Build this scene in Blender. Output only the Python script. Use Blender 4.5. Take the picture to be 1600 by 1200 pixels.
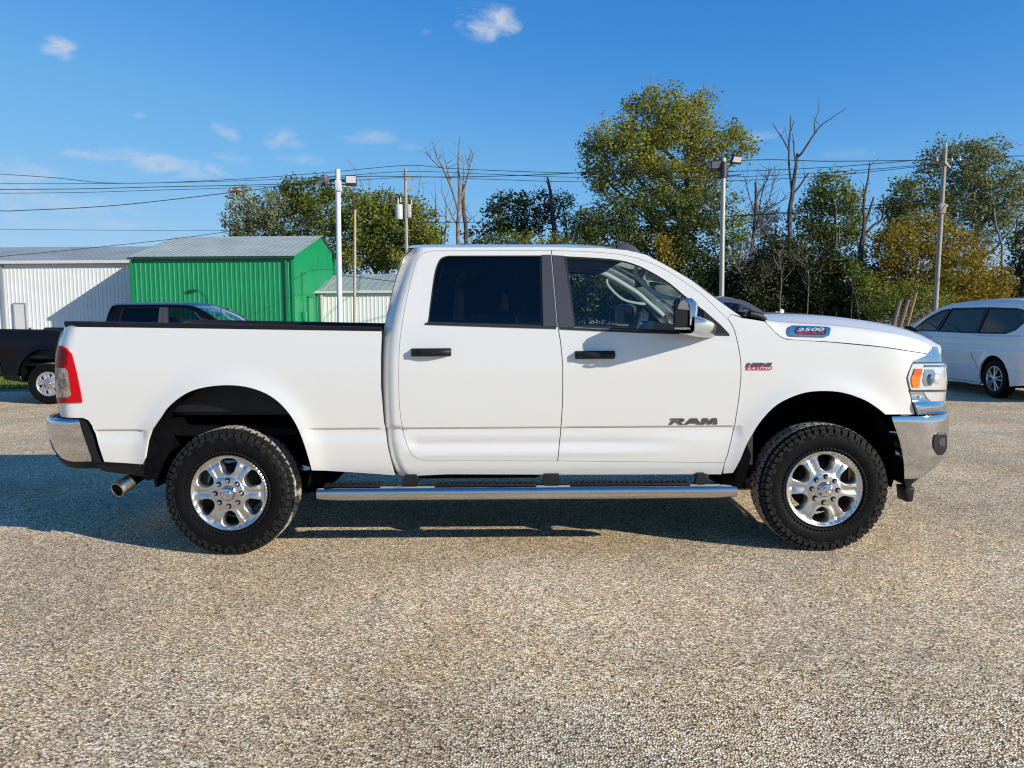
import bpy, bmesh, math, random
import numpy as np
from mathutils import Vector, Matrix, noise
from mathutils.geometry import delaunay_2d_cdt

for o in list(bpy.data.objects):
    bpy.data.objects.remove(o)
SC = bpy.context.scene
COL = SC.collection
random.seed(7)
RNG = np.random.default_rng(7)

# ------------------------------------------------------------------ camera
CAM_H, CAM_D, FPX = 1.548, 4.9, 1200.0
PITCH, ROLL = math.atan(106.0 / FPX), 0.0065
CAM = Vector((0.0, -CAM_D, CAM_H))
FWD = Vector((0, math.cos(PITCH), -math.sin(PITCH)))
_r0, _u0 = Vector((1, 0, 0)), Vector((0, math.sin(PITCH), math.cos(PITCH)))
RIGHT = _r0 * math.cos(ROLL) - _u0 * math.sin(ROLL)
UP = _u0 * math.cos(ROLL) + _r0 * math.sin(ROLL)
cd = bpy.data.cameras.new('camera')
cam = bpy.data.objects.new('camera', cd)
COL.objects.link(cam)
cd.sensor_fit = 'HORIZONTAL'
cd.sensor_width = 36.0
cd.lens = 36.0 * FPX / 1600.0
cd.clip_start, cd.clip_end = 0.05, 5000.0
m = Matrix((RIGHT, UP, -FWD)).transposed().to_4x4()
m.translation = CAM
cam.matrix_world = m
SC.camera = cam

# ------------------------------------------------------------------ light
SUN_VEC = Vector((2.1, -1.22, 1.0)).normalized()      # towards the sun
SUN_EL = math.asin(SUN_VEC.z)
SUN_AZ = math.atan2(SUN_VEC.x, SUN_VEC.y)
sd = bpy.data.lights.new('sun', 'SUN')
sd.energy = 4.9
sd.angle = math.radians(0.5)
sd.color = (1.0, 0.93, 0.80)
so = bpy.data.objects.new('sun', sd)
COL.objects.link(so)
so.rotation_euler = (-SUN_VEC).to_track_quat('-Z', 'Y').to_euler()
so.location = (30, -20, 30)

SC.render.engine = 'CYCLES'
SC.view_settings.view_transform = 'Standard'
SC.view_settings.look = 'None'
SC.view_settings.exposure = 0.22
SC.view_settings.gamma = 1.0
SC.view_settings.use_curve_mapping = False
SC.cycles.max_bounces = 10
SC.cycles.transparent_max_bounces = 24
SC.cycles.caustics_reflective = False
SC.cycles.caustics_refractive = False
try:
    SC.cycles.use_denoising = True
    SC.cycles.denoiser = 'OPENIMAGEDENOISE'
    SC.cycles.denoising_input_passes = 'RGB_ALBEDO_NORMAL'
    SC.cycles.denoising_prefilter = 'NONE'
    SC.cycles.pixel_filter_type = 'BLACKMAN_HARRIS'; SC.cycles.filter_width = 1.2
    SC.cycles.sample_clamp_indirect = 4.0
except Exception:
    pass

def px_dir(u, v):
    return FWD + RIGHT * ((u - 800.0) / FPX) - UP * ((v - 600.0) / FPX)

def P(u, v, Y):
    """the point seen at photo pixel (u, v) on the plane y = Y"""
    d = px_dir(u, v)
    return CAM + d * ((Y + CAM_D) / d.y)

def PD(u, v, D):
    return P(u, v, D - CAM_D)

W = bpy.data.worlds.new('World')
SC.world = W
W.use_nodes = True
wn, wl = W.node_tree.nodes, W.node_tree.links
wn.clear()
w_out = wn.new('ShaderNodeOutputWorld')
w_bg = wn.new('ShaderNodeBackground')
w_bg.inputs['Strength'].default_value = 0.10
sky = wn.new('ShaderNodeTexSky')
sky.sky_type = 'NISHITA'
sky.sun_disc = False
sky.sun_elevation = SUN_EL
sky.sun_rotation = SUN_AZ
sky.altitude = 3000.0
sky.air_density = 1.0
sky.dust_density = 0.0
sky.ozone_density = 6.0
tc = wn.new('ShaderNodeTexCoord')

def wmath(op, a, b=None, clamp=False):
    n = wn.new('ShaderNodeMath'); n.operation = op; n.use_clamp = clamp
    for i, s in enumerate((a, b)):
        if s is None: continue
        if isinstance(s, (int, float)): n.inputs[i].default_value = s
        else: wl.new(s, n.inputs[i])
    return n.outputs[0]

def wdot(vec):
    n = wn.new('ShaderNodeVectorMath'); n.operation = 'DOT_PRODUCT'
    wl.new(tc.outputs['Generated'], n.inputs[0]); n.inputs[1].default_value = vec
    return n.outputs['Value']

# a few small fair-weather clouds: direction, half width, half height, tilt, strength
CLOUDS = [(92, 76, 30, 17, 0, .85), (768, 36, 62, 30, .12, 1.0), (665, 50, 12, 8, 0, .3),
          (268, 258, 115, 22, .10, .62), (140, 243, 45, 10, .1, .45), (440, 217, 42, 22, .0, .55), (352, 206, 30, 13, .3, .45),
          (578, 215, 55, 18, .0, .42), (370, 248, 45, 12, .1, .35), (470, 250, 50, 12, .05, .28), (1190, 211, 45, 11, .0, .45), (1325, 240, 50, 12, .05, .18),
          (218, 180, 13, 6, .0, .35), (640, 230, 25, 10, 0, .25), (20, 275, 90, 34, .0, .45), (60, 315, 150, 28, .0, .38), (120, 352, 180, 16, .0, .25)]
nz = wn.new('ShaderNodeTexNoise'); nz.inputs['Scale'].default_value = 26.0
nz.inputs['Detail'].default_value = 7.0; nz.inputs['Roughness'].default_value = 0.62; nz.inputs['Distortion'].default_value = 0.6
wmap = wn.new('ShaderNodeMapping'); wmap.inputs['Scale'].default_value = (1.0, 1.0, 2.2)
wl.new(tc.outputs['Generated'], wmap.inputs['Vector']); wl.new(wmap.outputs[0], nz.inputs['Vector'])
nzv = nz.outputs['Fac']
total = None
for (u, v, hw, hh, tilt, k) in CLOUDS:
    d = px_dir(u, v).normalized()
    t = Vector((0, 0, 1)).cross(d).normalized() * -1
    b = t.cross(d).normalized()
    if b.z < 0: b = -b
    t2 = t * math.cos(tilt) - b * math.sin(tilt); b2 = b * math.cos(tilt) + t * math.sin(tilt)
    a = wmath('MULTIPLY', wmath('SUBTRACT', wdot(t2), t2.dot(d)), FPX / hw)
    c = wmath('MULTIPLY', wmath('SUBTRACT', wdot(b2), b2.dot(d)), FPX / hh)
    r2 = wmath('ADD', wmath('MULTIPLY', a, a), wmath('MULTIPLY', c, c))
    fall = wmath('SUBTRACT', 1.0, r2, True)
    front = wmath('GREATER_THAN', wdot(d), 0.0)
    e = wmath('MULTIPLY', wmath('SUBTRACT', wmath('ADD', wmath('MULTIPLY', nzv, 2.0), wmath('MULTIPLY', fall, 0.62)), 1.22), 1.7, True)
    e = wmath('MULTIPLY', wmath('MULTIPLY', e, wmath('POWER', fall, 0.6)), wmath('MULTIPLY', front, k))
    total = e if total is None else wmath('ADD', total, e, True)
mixc = wn.new('ShaderNodeMix'); mixc.data_type = 'RGBA'
wl.new(wmath('MULTIPLY', total, 0.8), mixc.inputs['Factor'])
# film-like response of the whole sky: a flatter, bluer roll-off than the raw physical values
sepc = wn.new('ShaderNodeSeparateColor'); wl.new(sky.outputs[0], sepc.inputs[0])
comb = wn.new('ShaderNodeCombineColor')
SKY_RESPONSE = ([(.03, .023), (.057, .044), (.076, .080), (.105, .136), (.307, .345), (1.0, .75)],
                [(.09, .14), (.131, .217), (.174, .283), (.235, .373), (.595, .54), (1.0, .72)],
                [(.20, .36), (.308, .57), (.394, .64), (.48, .69), (.946, .74), (1.0, .745)])
for i, pts_ in enumerate(SKY_RESPONSE):
    fc_ = wn.new('ShaderNodeFloatCurve')
    cv = fc_.mapping.curves[0]
    cv.points[0].location = (0, 0); cv.points[1].location = pts_[-1]
    for p_ in pts_[:-1]: cv.points.new(*p_)
    fc_.mapping.update()
    wl.new(wmath('MULTIPLY', sepc.outputs[i], 0.1), fc_.inputs['Value'])
    wl.new(wmath('MULTIPLY', fc_.outputs[0], 10.0), comb.inputs[i])
wl.new(comb.outputs[0], mixc.inputs['A'])
mixc.inputs['B'].default_value = (5.6, 5.9, 6.6, 1)
wl.new(mixc.outputs['Result'], w_bg.inputs['Color'])
wl.new(w_bg.outputs[0], w_out.inputs['Surface'])

# ------------------------------------------------------------------ helpers
def gz(x, y):
    t = min(1.0, max(0.0, (y - 2.2) / 7.0))
    return -0.12 * t * t * (3 - 2 * t)

def pchip(xs, ys):
    xs = np.asarray(xs, float); ys = np.asarray(ys, float)
    h = np.diff(xs); dl = np.diff(ys) / h
    dd = np.zeros(len(xs)); dd[0], dd[-1] = dl[0], dl[-1]
    for i in range(1, len(xs) - 1):
        if dl[i - 1] * dl[i] > 0:
            w1, w2 = 2 * h[i] + h[i - 1], h[i] + 2 * h[i - 1]
            dd[i] = (w1 + w2) / (w1 / dl[i - 1] + w2 / dl[i])
    def f(x):
        x = min(max(x, xs[0]), xs[-1])
        i = int(min(max(np.searchsorted(xs, x) - 1, 0), len(xs) - 2))
        t = (x - xs[i]) / h[i]
        return float((1 + 2 * t) * (1 - t) ** 2 * ys[i] + t * (1 - t) ** 2 * h[i] * dd[i]
                     + t * t * (3 - 2 * t) * ys[i + 1] + t * t * (t - 1) * h[i] * dd[i + 1])
    return f

def crv(pts):
    p = sorted(pts)
    return pchip([a for a, b in p], [b for a, b in p])

def smooth_line(pts, per=6):
    """Catmull-Rom through points"""
    pts = [Vector(p) for p in pts]
    out = []
    n = len(pts)
    for i in range(n - 1):
        p0 = pts[max(i - 1, 0)]; p1 = pts[i]; p2 = pts[i + 1]; p3 = pts[min(i + 2, n - 1)]
        for k in range(per):
            t = k / per
            out.append(0.5 * ((2 * p1) + (p2 - p0) * t + (2 * p0 - 5 * p1 + 4 * p2 - p3) * t * t + (3 * p1 - p0 - 3 * p2 + p3) * t ** 3))
    out.append(pts[-1])
    return out

class MB:
    def __init__(self):
        self.v, self.f = [], []
        self.n = None
    def add(self, vs, fs):
        b = len(self.v)
        self.v += [Vector(p) for p in vs]
        self.f += [tuple(i + b for i in q) for q in fs]
        return self
    def grid(self, rows, close_u=False, close_v=False, flip=False):
        nr, nc = len(rows), len(rows[0])
        fs = []
        for i in range(nr if close_v else nr - 1):
            for j in range(nc if close_u else nc - 1):
                q = (i * nc + j, i * nc + (j + 1) % nc, ((i + 1) % nr) * nc + (j + 1) % nc, ((i + 1) % nr) * nc + j)
                fs.append(q[::-1] if flip else q)
        return self.add([p for r in rows for p in r], fs)
    def box(self, c, s, rot=None, r=0.0, seg=2, taper=None):
        bm = bmesh.new()
        bmesh.ops.create_cube(bm, size=1.0)
        for v in bm.verts:
            if taper and v.co.z > 0:
                v.co.x *= taper[0]; v.co.y *= taper[1]
            v.co = Vector((v.co.x * s[0], v.co.y * s[1], v.co.z * s[2]))
        if r > 0:
            bmesh.ops.bevel(bm, geom=bm.edges[:], offset=r, segments=seg, affect='EDGES', profile=0.5)
        M = Matrix.Translation(Vector(c)) @ (rot.to_4x4() if rot is not None else Matrix())
        bm.verts.ensure_lookup_table()
        idx = {v: i for i, v in enumerate(bm.verts)}
        self.add([M @ v.co for v in bm.verts], [[idx[v] for v in f.verts] for f in bm.faces])
        bm.free()
        return self
    def tube(self, pts, rad, n=10, cap=True):
        pts = [Vector(p) for p in pts]
        if not isinstance(rad, (list, tuple)): rad = [rad] * len(pts)
        rows = []
        prev = None
        for i, p in enumerate(pts):
            t = (pts[min(i + 1, len(pts) - 1)] - pts[max(i - 1, 0)])
            t = t.normalized() if t.length > 1e-9 else Vector((0, 0, 1))
            if prev is None:
                a = t.cross(Vector((0, 0, 1)) if abs(t.z) < 0.9 else Vector((1, 0, 0))).normalized()
            else:
                a = (prev - t * prev.dot(t)).normalized()
            prev = a
            b = t.cross(a)
            r = rad[i] if not isinstance(rad[i], tuple) else rad[i]
            ra, rb = (r if isinstance(r, tuple) else (r, r))
            rows.append([p + a * (ra * math.cos(2 * math.pi * k / n)) + b * (rb * math.sin(2 * math.pi * k / n)) for k in range(n)])
        base = len(self.v)
        self.grid(rows, close_u=True)
        if cap:
            self.f.append(tuple(base + k for k in range(n))[::-1])
            e = base + (len(rows) - 1) * n
            self.f.append(tuple(e + k for k in range(n)))
        return self
    def cyl(self, p0, p1, r0, r1=None, n=16, cap=True):
        return self.tube([p0, p1], [r0, r0 if r1 is None else r1], n, cap)
    def lathe(self, prof, n=64, axis='Y', cen=(0, 0, 0), close=False):
        c = Vector(cen)
        rows = []
        for (r, h) in prof:
            row = []
            for k in range(n):
                a = 2 * math.pi * k / n
                if axis == 'Y': row.append(c + Vector((r * math.cos(a), h, r * math.sin(a))))
                elif axis == 'Z': row.append(c + Vector((r * math.cos(a), r * math.sin(a), h)))
                else: row.append(c + Vector((h, r * math.cos(a), r * math.sin(a))))
            rows.append(row)
        return self.grid(rows, close_u=True, close_v=close)
    def sphere(self, c, s, nu=16, nv=10, rot=None):
        rows = []
        for i in range(nv + 1):
            th = math.pi * i / nv
            row = []
            for k in range(nu):
                a = 2 * math.pi * k / nu
                p = Vector((s[0] * math.sin(th) * math.cos(a), s[1] * math.sin(th) * math.sin(a), s[2] * math.cos(th)))
                if rot is not None: p = rot @ p
                row.append(Vector(c) + p)
            rows.append(row)
        return self.grid(rows, close_u=True, flip=True)
    def prism(self, poly, axis_vec):
        """poly: 3d loop, extruded by axis_vec"""
        a = Vector(axis_vec); n = len(poly)
        vs = [Vector(p) for p in poly] + [Vector(p) + a for p in poly]
        fs = [tuple(range(n))[::-1], tuple(range(n, 2 * n))] + [(i, (i + 1) % n, n + (i + 1) % n, n + i) for i in range(n)]
        return self.add(vs, fs)
    def mesh(self, name, mat, origin=(0, 0, 0), mirror=None, smooth=True, angle=35, fix=True):
        o = Vector(origin)
        vs, fs = self.v, self.f
        if mirror is not None:
            vs = [Vector((p.x, 2 * mirror - p.y, p.z)) for p in vs]
            fs = [q[::-1] for q in fs]
        me = bpy.data.meshes.new(name)
        me.from_pydata([tuple(p - o) for p in vs], [], fs)
        if fix and self.n is None:
            bm = bmesh.new(); bm.from_mesh(me)
            bmesh.ops.recalc_face_normals(bm, faces=bm.faces[:])
            bm.to_mesh(me); bm.free()
        if smooth:
            me.polygons.foreach_set('use_smooth', [True] * len(me.polygons))
            if self.n is None: me.set_sharp_from_angle(angle=math.radians(angle))
        if self.n is not None:
            ns = self.n
            if mirror is not None: ns = [Vector((q.x, -q.y, q.z)) for q in ns]
            me.normals_split_custom_set_from_vertices([tuple(q) for q in ns])
        if mat is not None: me.materials.append(mat)
        me.update()
        return me
    def build(self, name, mat, parent=None, origin=(0, 0, 0), **kw):
        me = self.mesh(name, mat, origin, **kw)
        return link(name, me, parent)

def link(name, data, parent=None, loc=None):
    o = bpy.data.objects.new(name, data)
    COL.objects.link(o)
    if parent is not None: o.parent = parent
    if loc is not None: o.location = loc
    return o

def tag(o, label=None, cat=None, group=None, kind=None):
    if label: o['label'] = label
    if cat: o['category'] = cat
    if group: o['group'] = group
    if kind: o['kind'] = kind
    return o

def empty(name, loc=(0, 0, 0), rz=0.0):
    o = link(name, None)
    o.location = loc; o.rotation_euler = (0, 0, rz); o.empty_display_size = 0.3
    return o

def children_of(o):
    return [c for c in bpy.data.objects if c.parent == o]

def copy_tree(o, parent=None, skip=(), fn=None):
    c = o.copy(); COL.objects.link(c)
    if parent is not None: c.parent = parent
    if fn: fn(c)
    for ch in children_of(o):
        if any(ch.name.split('.')[0] == s for s in skip): continue
        copy_tree(ch, c, skip, fn)
    return c

def poly_area(p):
    return 0.5 * sum(p[i][0] * p[(i + 1) % len(p)][1] - p[(i + 1) % len(p)][0] * p[i][1] for i in range(len(p)))

def inset(poly, d):
    """move every edge of a closed polygon inwards by d"""
    n = len(poly)
    s = 1.0 if poly_area(poly) > 0 else -1.0
    out = []
    for i in range(n):
        p0, p1, p2 = Vector(poly[i - 1]), Vector(poly[i]), Vector(poly[(i + 1) % n])
        e0, e1 = (p1 - p0), (p2 - p1)
        if e0.length < 1e-7 or e1.length < 1e-7:
            out.append((p1.x, p1.y)); continue
        e0.normalize(); e1.normalize()
        n0 = Vector((-e0.y, e0.x)) * s; n1 = Vector((-e1.y, e1.x)) * s
        k = (n0 + n1)
        l = max(0.35, k.length_squared / 2)
        out.append(tuple(p1 + k * (d / l)))
    return out

def resample(poly, step):
    out = []
    n = len(poly)
    for i in range(n):
        a, b = Vector(poly[i]), Vector(poly[(i + 1) % n])
        k = max(1, int(math.ceil((b - a).length / step)))
        for j in range(k):
            out.append(tuple(a.lerp(b, j / k)))
    return out

def in_poly_many(px, pz, poly):
    inside = np.zeros(len(px), bool)
    n = len(poly)
    for i in range(n):
        x1, z1 = poly[i]; x2, z2 = poly[(i + 1) % n]
        cond = ((z1 > pz) != (z2 > pz))
        with np.errstate(divide='ignore', invalid='ignore'):
            xi = (x2 - x1) * (pz - z1) / (z2 - z1 + 1e-15) + x1
        inside ^= cond & (px < xi)
    return inside

def dist_poly_many(px, pz, poly):
    d = np.full(len(px), 1e9)
    n = len(poly)
    for i in range(n):
        x1, z1 = poly[i]; x2, z2 = poly[(i + 1) % n]
        ex, ez = x2 - x1, z2 - z1
        l2 = ex * ex + ez * ez + 1e-15
        t = np.clip(((px - x1) * ex + (pz - z1) * ez) / l2, 0, 1)
        d = np.minimum(d, np.hypot(px - x1 - t * ex, pz - z1 - t * ez))
    return d

def panel(outer, holes, yf, step=0.03, thick=0.02, rows=(), lift=0.0, sgn=-1):
    """a curved sheet-metal panel: an (x, z) outline with holes, lifted to y = yf(x, z), with returned edges"""
    loops = [resample(l, step) for l in [outer] + list(holes)]
    pts, edges = [], []
    for l in loops:
        b = len(pts)
        pts += l
        edges += [(b + i, b + (i + 1) % len(l)) for i in range(len(l))]
    xs = [p[0] for p in loops[0]]; zs = [p[1] for p in loops[0]]
    zr = sorted(set([round(z, 4) for z in np.arange(min(zs), max(zs), step)] + [r for r in rows if min(zs) < r < max(zs)]))
    gx, gzv = np.meshgrid(np.arange(min(xs), max(xs), step), np.array(zr))
    gx, gzv = gx.ravel(), gzv.ravel()
    keep = in_poly_many(gx, gzv, loops[0])
    for l in loops[1:]: keep &= ~in_poly_many(gx, gzv, l)
    for l in loops: keep &= dist_poly_many(gx, gzv, l) > step * 0.4
    pts += list(zip(gx[keep], gzv[keep]))
    ov, oe, of, _, _, _ = delaunay_2d_cdt([Vector(p) for p in pts], edges, [], 0, 1e-7)
    cx = np.array([(ov[f[0]].x + ov[f[1]].x + ov[f[2]].x) / 3 for f in of])
    cz = np.array([(ov[f[0]].y + ov[f[1]].y + ov[f[2]].y) / 3 for f in of])
    ok = in_poly_many(cx, cz, loops[0])
    for l in loops[1:]: ok &= ~in_poly_many(cx, cz, l)
    tris = []
    for f, k in zip(of, ok):
        if not k: continue
        a, b, c = (ov[i] for i in f)
        ar = (b.x - a.x) * (c.y - a.y) - (c.x - a.x) * (b.y - a.y)
        if abs(ar) < 1e-12: continue
        # facing -y: (x, z) counter-clockwise
        f = tuple(f) if ar > 0 else tuple(f)[::-1]
        tris.append(f if sgn < 0 else f[::-1])
    mb = MB()
    e = 0.0025
    used = sorted({i for t in tris for i in t}); rm = {i: k for k, i in enumerate(used)}
    vs, ns = [], []
    for i in used:
        x, z = ov[i]
        y = yf(x, z) - lift * (-sgn)
        vs.append(Vector((x, y, z)))
        dx = (yf(x + e, z) - yf(x - e, z)) / (2 * e); dz = (yf(x, z + e) - yf(x, z - e)) / (2 * e)
        ns.append(Vector((dx, -1, dz)).normalized() if sgn < 0 else Vector((-dx, 1, -dz)).normalized())
    tris = [tuple(rm[i] for i in t) for t in tris]
    cnt = {}
    for t in tris:
        for k in range(3):
            a, b = t[k], t[(k + 1) % 3]
            cnt[(a, b)] = cnt.get((a, b), 0) + 1
    bound = [(a, b) for (a, b) in cnt if (b, a) not in cnt]
    fs = list(tris)
    for a, b in bound:
        pa, pb = vs[a], vs[b]
        t = (pb - pa); t.normalize()
        out = t.cross(ns[a])
        off = Vector((0, thick * (-sgn), 0)) - out * 0.002
        k = len(vs)
        vs += [pa.copy(), pb.copy(), pb + off, pa + off]
        ns += [out] * 4
        fs.append((k + 1, k, k + 3, k + 2))
    mb.v, mb.f, mb.n = vs, fs, ns
    return mb
# ------------------------------------------------------------------ materials
def new_mat(name):
    m = bpy.data.materials.new(name); m.use_nodes = True
    return m, m.node_tree.nodes, m.node_tree.links, m.node_tree.nodes['Principled BSDF']

def mat(name, col, rough=0.5, metal=0.0, coat=0.0, coat_r=0.05, spec=0.5, noise_amt=0.0, noise_scale=20.0, bump=0.0, bump_scale=60.0, rough_var=0.0):
    m, N, L, B = new_mat(name)
    B.inputs['Base Color'].default_value = (*col, 1)
    B.inputs['Roughness'].default_value = rough
    B.inputs['Metallic'].default_value = metal
    B.inputs['Coat Weight'].default_value = coat
    B.inputs['Coat Roughness'].default_value = coat_r
    B.inputs['Specular IOR Level'].default_value = spec
    if noise_amt or bump or rough_var:
        tcn = N.new('ShaderNodeTexCoord')
        nz = N.new('ShaderNodeTexNoise'); nz.inputs['Scale'].default_value = noise_scale; nz.inputs['Detail'].default_value = 6
        L.new(tcn.outputs['Object'], nz.inputs['Vector'])
        if noise_amt:
            mr = N.new('ShaderNodeMapRange'); mr.inputs['From Min'].default_value = .3; mr.inputs['From Max'].default_value = .7
            mr.inputs['To Min'].default_value = 1 - noise_amt; mr.inputs['To Max'].default_value = 1 + noise_amt
            L.new(nz.outputs['Fac'], mr.inputs['Value'])
            mx = N.new('ShaderNodeVectorMath'); mx.operation = 'SCALE'; mx.inputs[0].default_value = col
            L.new(mr.outputs[0], mx.inputs['Scale']); L.new(mx.outputs[0], B.inputs['Base Color'])
        if rough_var:
            mr = N.new('ShaderNodeMapRange'); mr.inputs['From Min'].default_value = .3; mr.inputs['From Max'].default_value = .7
            mr.inputs['To Min'].default_value = rough; mr.inputs['To Max'].default_value = rough + rough_var
            L.new(nz.outputs['Fac'], mr.inputs['Value']); L.new(mr.outputs[0], B.inputs['Roughness'])
        if bump:
            n2 = N.new('ShaderNodeTexNoise'); n2.inputs['Scale'].default_value = bump_scale; n2.inputs['Detail'].default_value = 4
            L.new(tcn.outputs['Object'], n2.inputs['Vector'])
            bp = N.new('ShaderNodeBump'); bp.inputs['Strength'].default_value = bump; bp.inputs['Distance'].default_value = 0.01
            L.new(n2.outputs['Fac'], bp.inputs['Height']); L.new(bp.outputs[0], B.inputs['Normal'])
    return m

def glass(name, tint, refl=1.0, rough=0.0):
    """thin tinted sheet: fresnel reflection over a coloured see-through layer"""
    m, N, L, B = new_mat(name)
    N.remove(B)
    out = [n for n in N if n.type == 'OUTPUT_MATERIAL'][0]
    tr = N.new('ShaderNodeBsdfTransparent'); tr.inputs['Color'].default_value = (*tint, 1)
    gl = N.new('ShaderNodeBsdfGlossy'); gl.inputs['Roughness'].default_value = rough
    gl.inputs['Color'].default_value = (refl, refl, refl, 1)
    ge = N.new('ShaderNodeNewGeometry')
    dt = N.new('ShaderNodeVectorMath'); dt.operation = 'DOT_PRODUCT'
    L.new(ge.outputs['Normal'], dt.inputs[0]); L.new(ge.outputs['Incoming'], dt.inputs[1])
    def mt(op, a, b=None):
        n = N.new('ShaderNodeMath'); n.operation = op
        for i, q_ in enumerate((a, b)):
            if q_ is None: continue
            if isinstance(q_, (int, float)): n.inputs[i].default_value = q_
            else: L.new(q_, n.inputs[i])
        return n.outputs[0]
    sch = mt('ADD', .045, mt('MULTIPLY', .955, mt('POWER', mt('SUBTRACT', 1.0, mt('ABSOLUTE', dt.outputs['Value'])), 5.0)))
    mx = N.new('ShaderNodeMixShader')
    L.new(sch, mx.inputs[0]); L.new(tr.outputs[0], mx.inputs[1]); L.new(gl.outputs[0], mx.inputs[2])
    L.new(mx.outputs[0], out.inputs['Surface'])
    return m

M = {}
M['white'] = mat('white_paint', (.70, .695, .668), .42, coat=1.0, coat_r=.04)
M['white'].node_tree.nodes['Principled BSDF'].inputs['Coat IOR'].default_value = 1.7
M['black_paint'] = mat('black_paint', (.004, .004, .007), .3, coat=.25, coat_r=.03, spec=.1)
M['grey_paint'] = mat('grey_paint', (.10, .105, .12), .35, metal=.4, coat=1.0, coat_r=.03)
M['van_paint'] = mat('van_white_paint', (.86, .86, .86), .4, coat=1.0, coat_r=.04)
M['chrome'] = mat('chrome', (.72, .72, .73), .025, metal=1.0, rough_var=.04, noise_scale=9)
M['alloy'] = mat('polished_alloy', (.66, .655, .65), .33, metal=1.0, rough_var=.05, noise_scale=8)
M['silver'] = mat('silver_wheel_paint', (.55, .55, .56), .32, metal=.7, coat=.6)
M['steel'] = mat('exhaust_steel', (.62, .55, .44), .25, metal=1.0, noise_amt=.2, rough_var=.2)
M['plastic'] = mat('black_plastic', (.011, .011, .013), .5, spec=.28, noise_amt=.2, bump=.15, bump_scale=250)
M['trim'] = mat('satin_pillar_trim', (.055, .052, .062), .38, coat=.3, coat_r=.25)
M['seal'] = mat('rubber_seal', (.012, .012, .013), .6)
M['under'] = mat('underbody_black', (.006, .006, .007), .85, spec=.08, noise_amt=.4, noise_scale=15)
M['liner'] = mat('wheel_liner', (.004, .004, .005), .95, spec=.04, noise_amt=.4, noise_scale=12, bump=.4, bump_scale=40)
M['rubber'] = mat('tyre_rubber', (.0045, .0045, .005), .6, spec=.14, noise_amt=.35, noise_scale=25, bump=.25, bump_scale=90)
M['shoulder'] = mat('tyre_shoulder', (.010, .0098, .0095), .7, spec=.3, noise_amt=.5, noise_scale=30, bump=.3, bump_scale=80)
M['tread'] = mat('dusty_tread', (.33, .30, .25), .9, noise_amt=.6, noise_scale=28, bump=.4, bump_scale=70)
M['hub'] = mat('hub_dark', (.012, .012, .012), .7, spec=.15)
M['red'] = mat('red_lens', (.52, .004, .008), .3, coat=.10, spec=.12)
M['darkred'] = mat('dark_red_lens', (.19, .003, .008), .35, coat=.06, spec=.12)
M['clearlens'] = mat('clear_lens', (.34, .30, .27), .15, metal=.6, coat=.4, noise_amt=.8, noise_scale=30)
M['step_chrome'] = mat('step_chrome', (.58, .575, .57), .10, metal=1.0, rough_var=.06, noise_scale=12)
M['satin'] = mat('satin_chrome', (.48, .48, .48), .15, metal=1.0)
M['amber_dark'] = mat('amber_reflector', (.60, .085, .02), .25, coat=.4)
M['amber'] = mat('amber_lens', (.72, .19, .015), .2, coat=.4, noise_amt=.15, noise_scale=90)
M['lampsilver'] = mat('lamp_reflector', (.74, .75, .77), .14, metal=.45, coat=1.0, coat_r=.02)
M['lampdark'] = mat('lamp_projector', (.20, .25, .32), .06, metal=.8, coat=1.0)
M['lampblue'] = mat('lamp_bowl', (.42, .50, .60), .12, metal=.9)
M['badge_red'] = mat('badge_red', (.62, .02, .04), .3, coat=.6)
M['badge_dark'] = mat('badge_dark', (.03, .035, .05), .3, coat=.5)
M['badge_grey'] = mat('badge_gunmetal', (.20, .20, .21), .22, metal=.9)
M['int_dark'] = mat('cabin_dark', (.018, .019, .022), .7)
M['int_grey'] = mat('cabin_grey', (.42, .46, .42), .6)
M['seat'] = mat('seat_cloth', (.05, .05, .055), .9)
M['smoke'] = mat('smoked_lens', (.075, .072, .07), .15, coat=.8)
M['glass_front'] = glass('front_glass', (.78, .86, .85))
M['glass_tint'] = glass('privacy_glass', (.07, .08, .09))
M['glass_screen'] = glass('screen_glass', (.80, .87, .86))
M['lens_cover'] = glass('lens_cover', (.95, .96, .97))
M['liner_head'] = mat('headliner', (.16, .16, .16), .9)

M['concrete'] = mat('concrete', (.42, .40, .36), .9, noise_amt=.2, noise_scale=6)
M['wood_pole'] = mat('pole_wood', (.36, .31, .25), .85, noise_amt=.3, noise_scale=14, bump=.5, bump_scale=30)
M['wood_pale'] = mat('pale_pole_wood', (.42, .35, .26), .85, noise_amt=.25, noise_scale=14, bump=.4, bump_scale=30)
M['post'] = mat('post_brown', (.20, .14, .12), .85, noise_amt=.25)
M['post_tan'] = mat('post_tan', (.36, .24, .07), .8, noise_amt=.2)
M['pole_white'] = mat('pole_white_paint', (.66, .69, .73), .45, noise_amt=.06)
M['pole_gal'] = mat('pole_galvanised', (.40, .385, .33), .5, metal=.3, noise_amt=.12)
M['lamp_black'] = mat('lamp_housing', (.025, .025, .03), .5)
M['lamp_glass'] = mat('lamp_glass', (.60, .60, .56), .15, coat=.8)
M['tank'] = mat('transformer_grey', (.52, .55, .58), .45, noise_amt=.08)
M['wire'] = mat('wire_black', (.025, .028, .035), .6)
M['green_wall'] = mat('green_steel', (.003, .25, .088), .45, noise_amt=.08, noise_scale=.8, coat=.2)
M['green_trim'] = mat('green_trim', (.006, .20, .07), .4)
M['white_wall'] = mat('white_steel', (.73, .73, .71), .5, noise_amt=.05, noise_scale=1.0)
M['white_trim'] = mat('white_trim', (.62, .62, .60), .45)
M['roof_steel'] = mat('roof_galvalume', (.34, .39, .37), .55, metal=.0, noise_amt=.14, noise_scale=.7)
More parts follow.
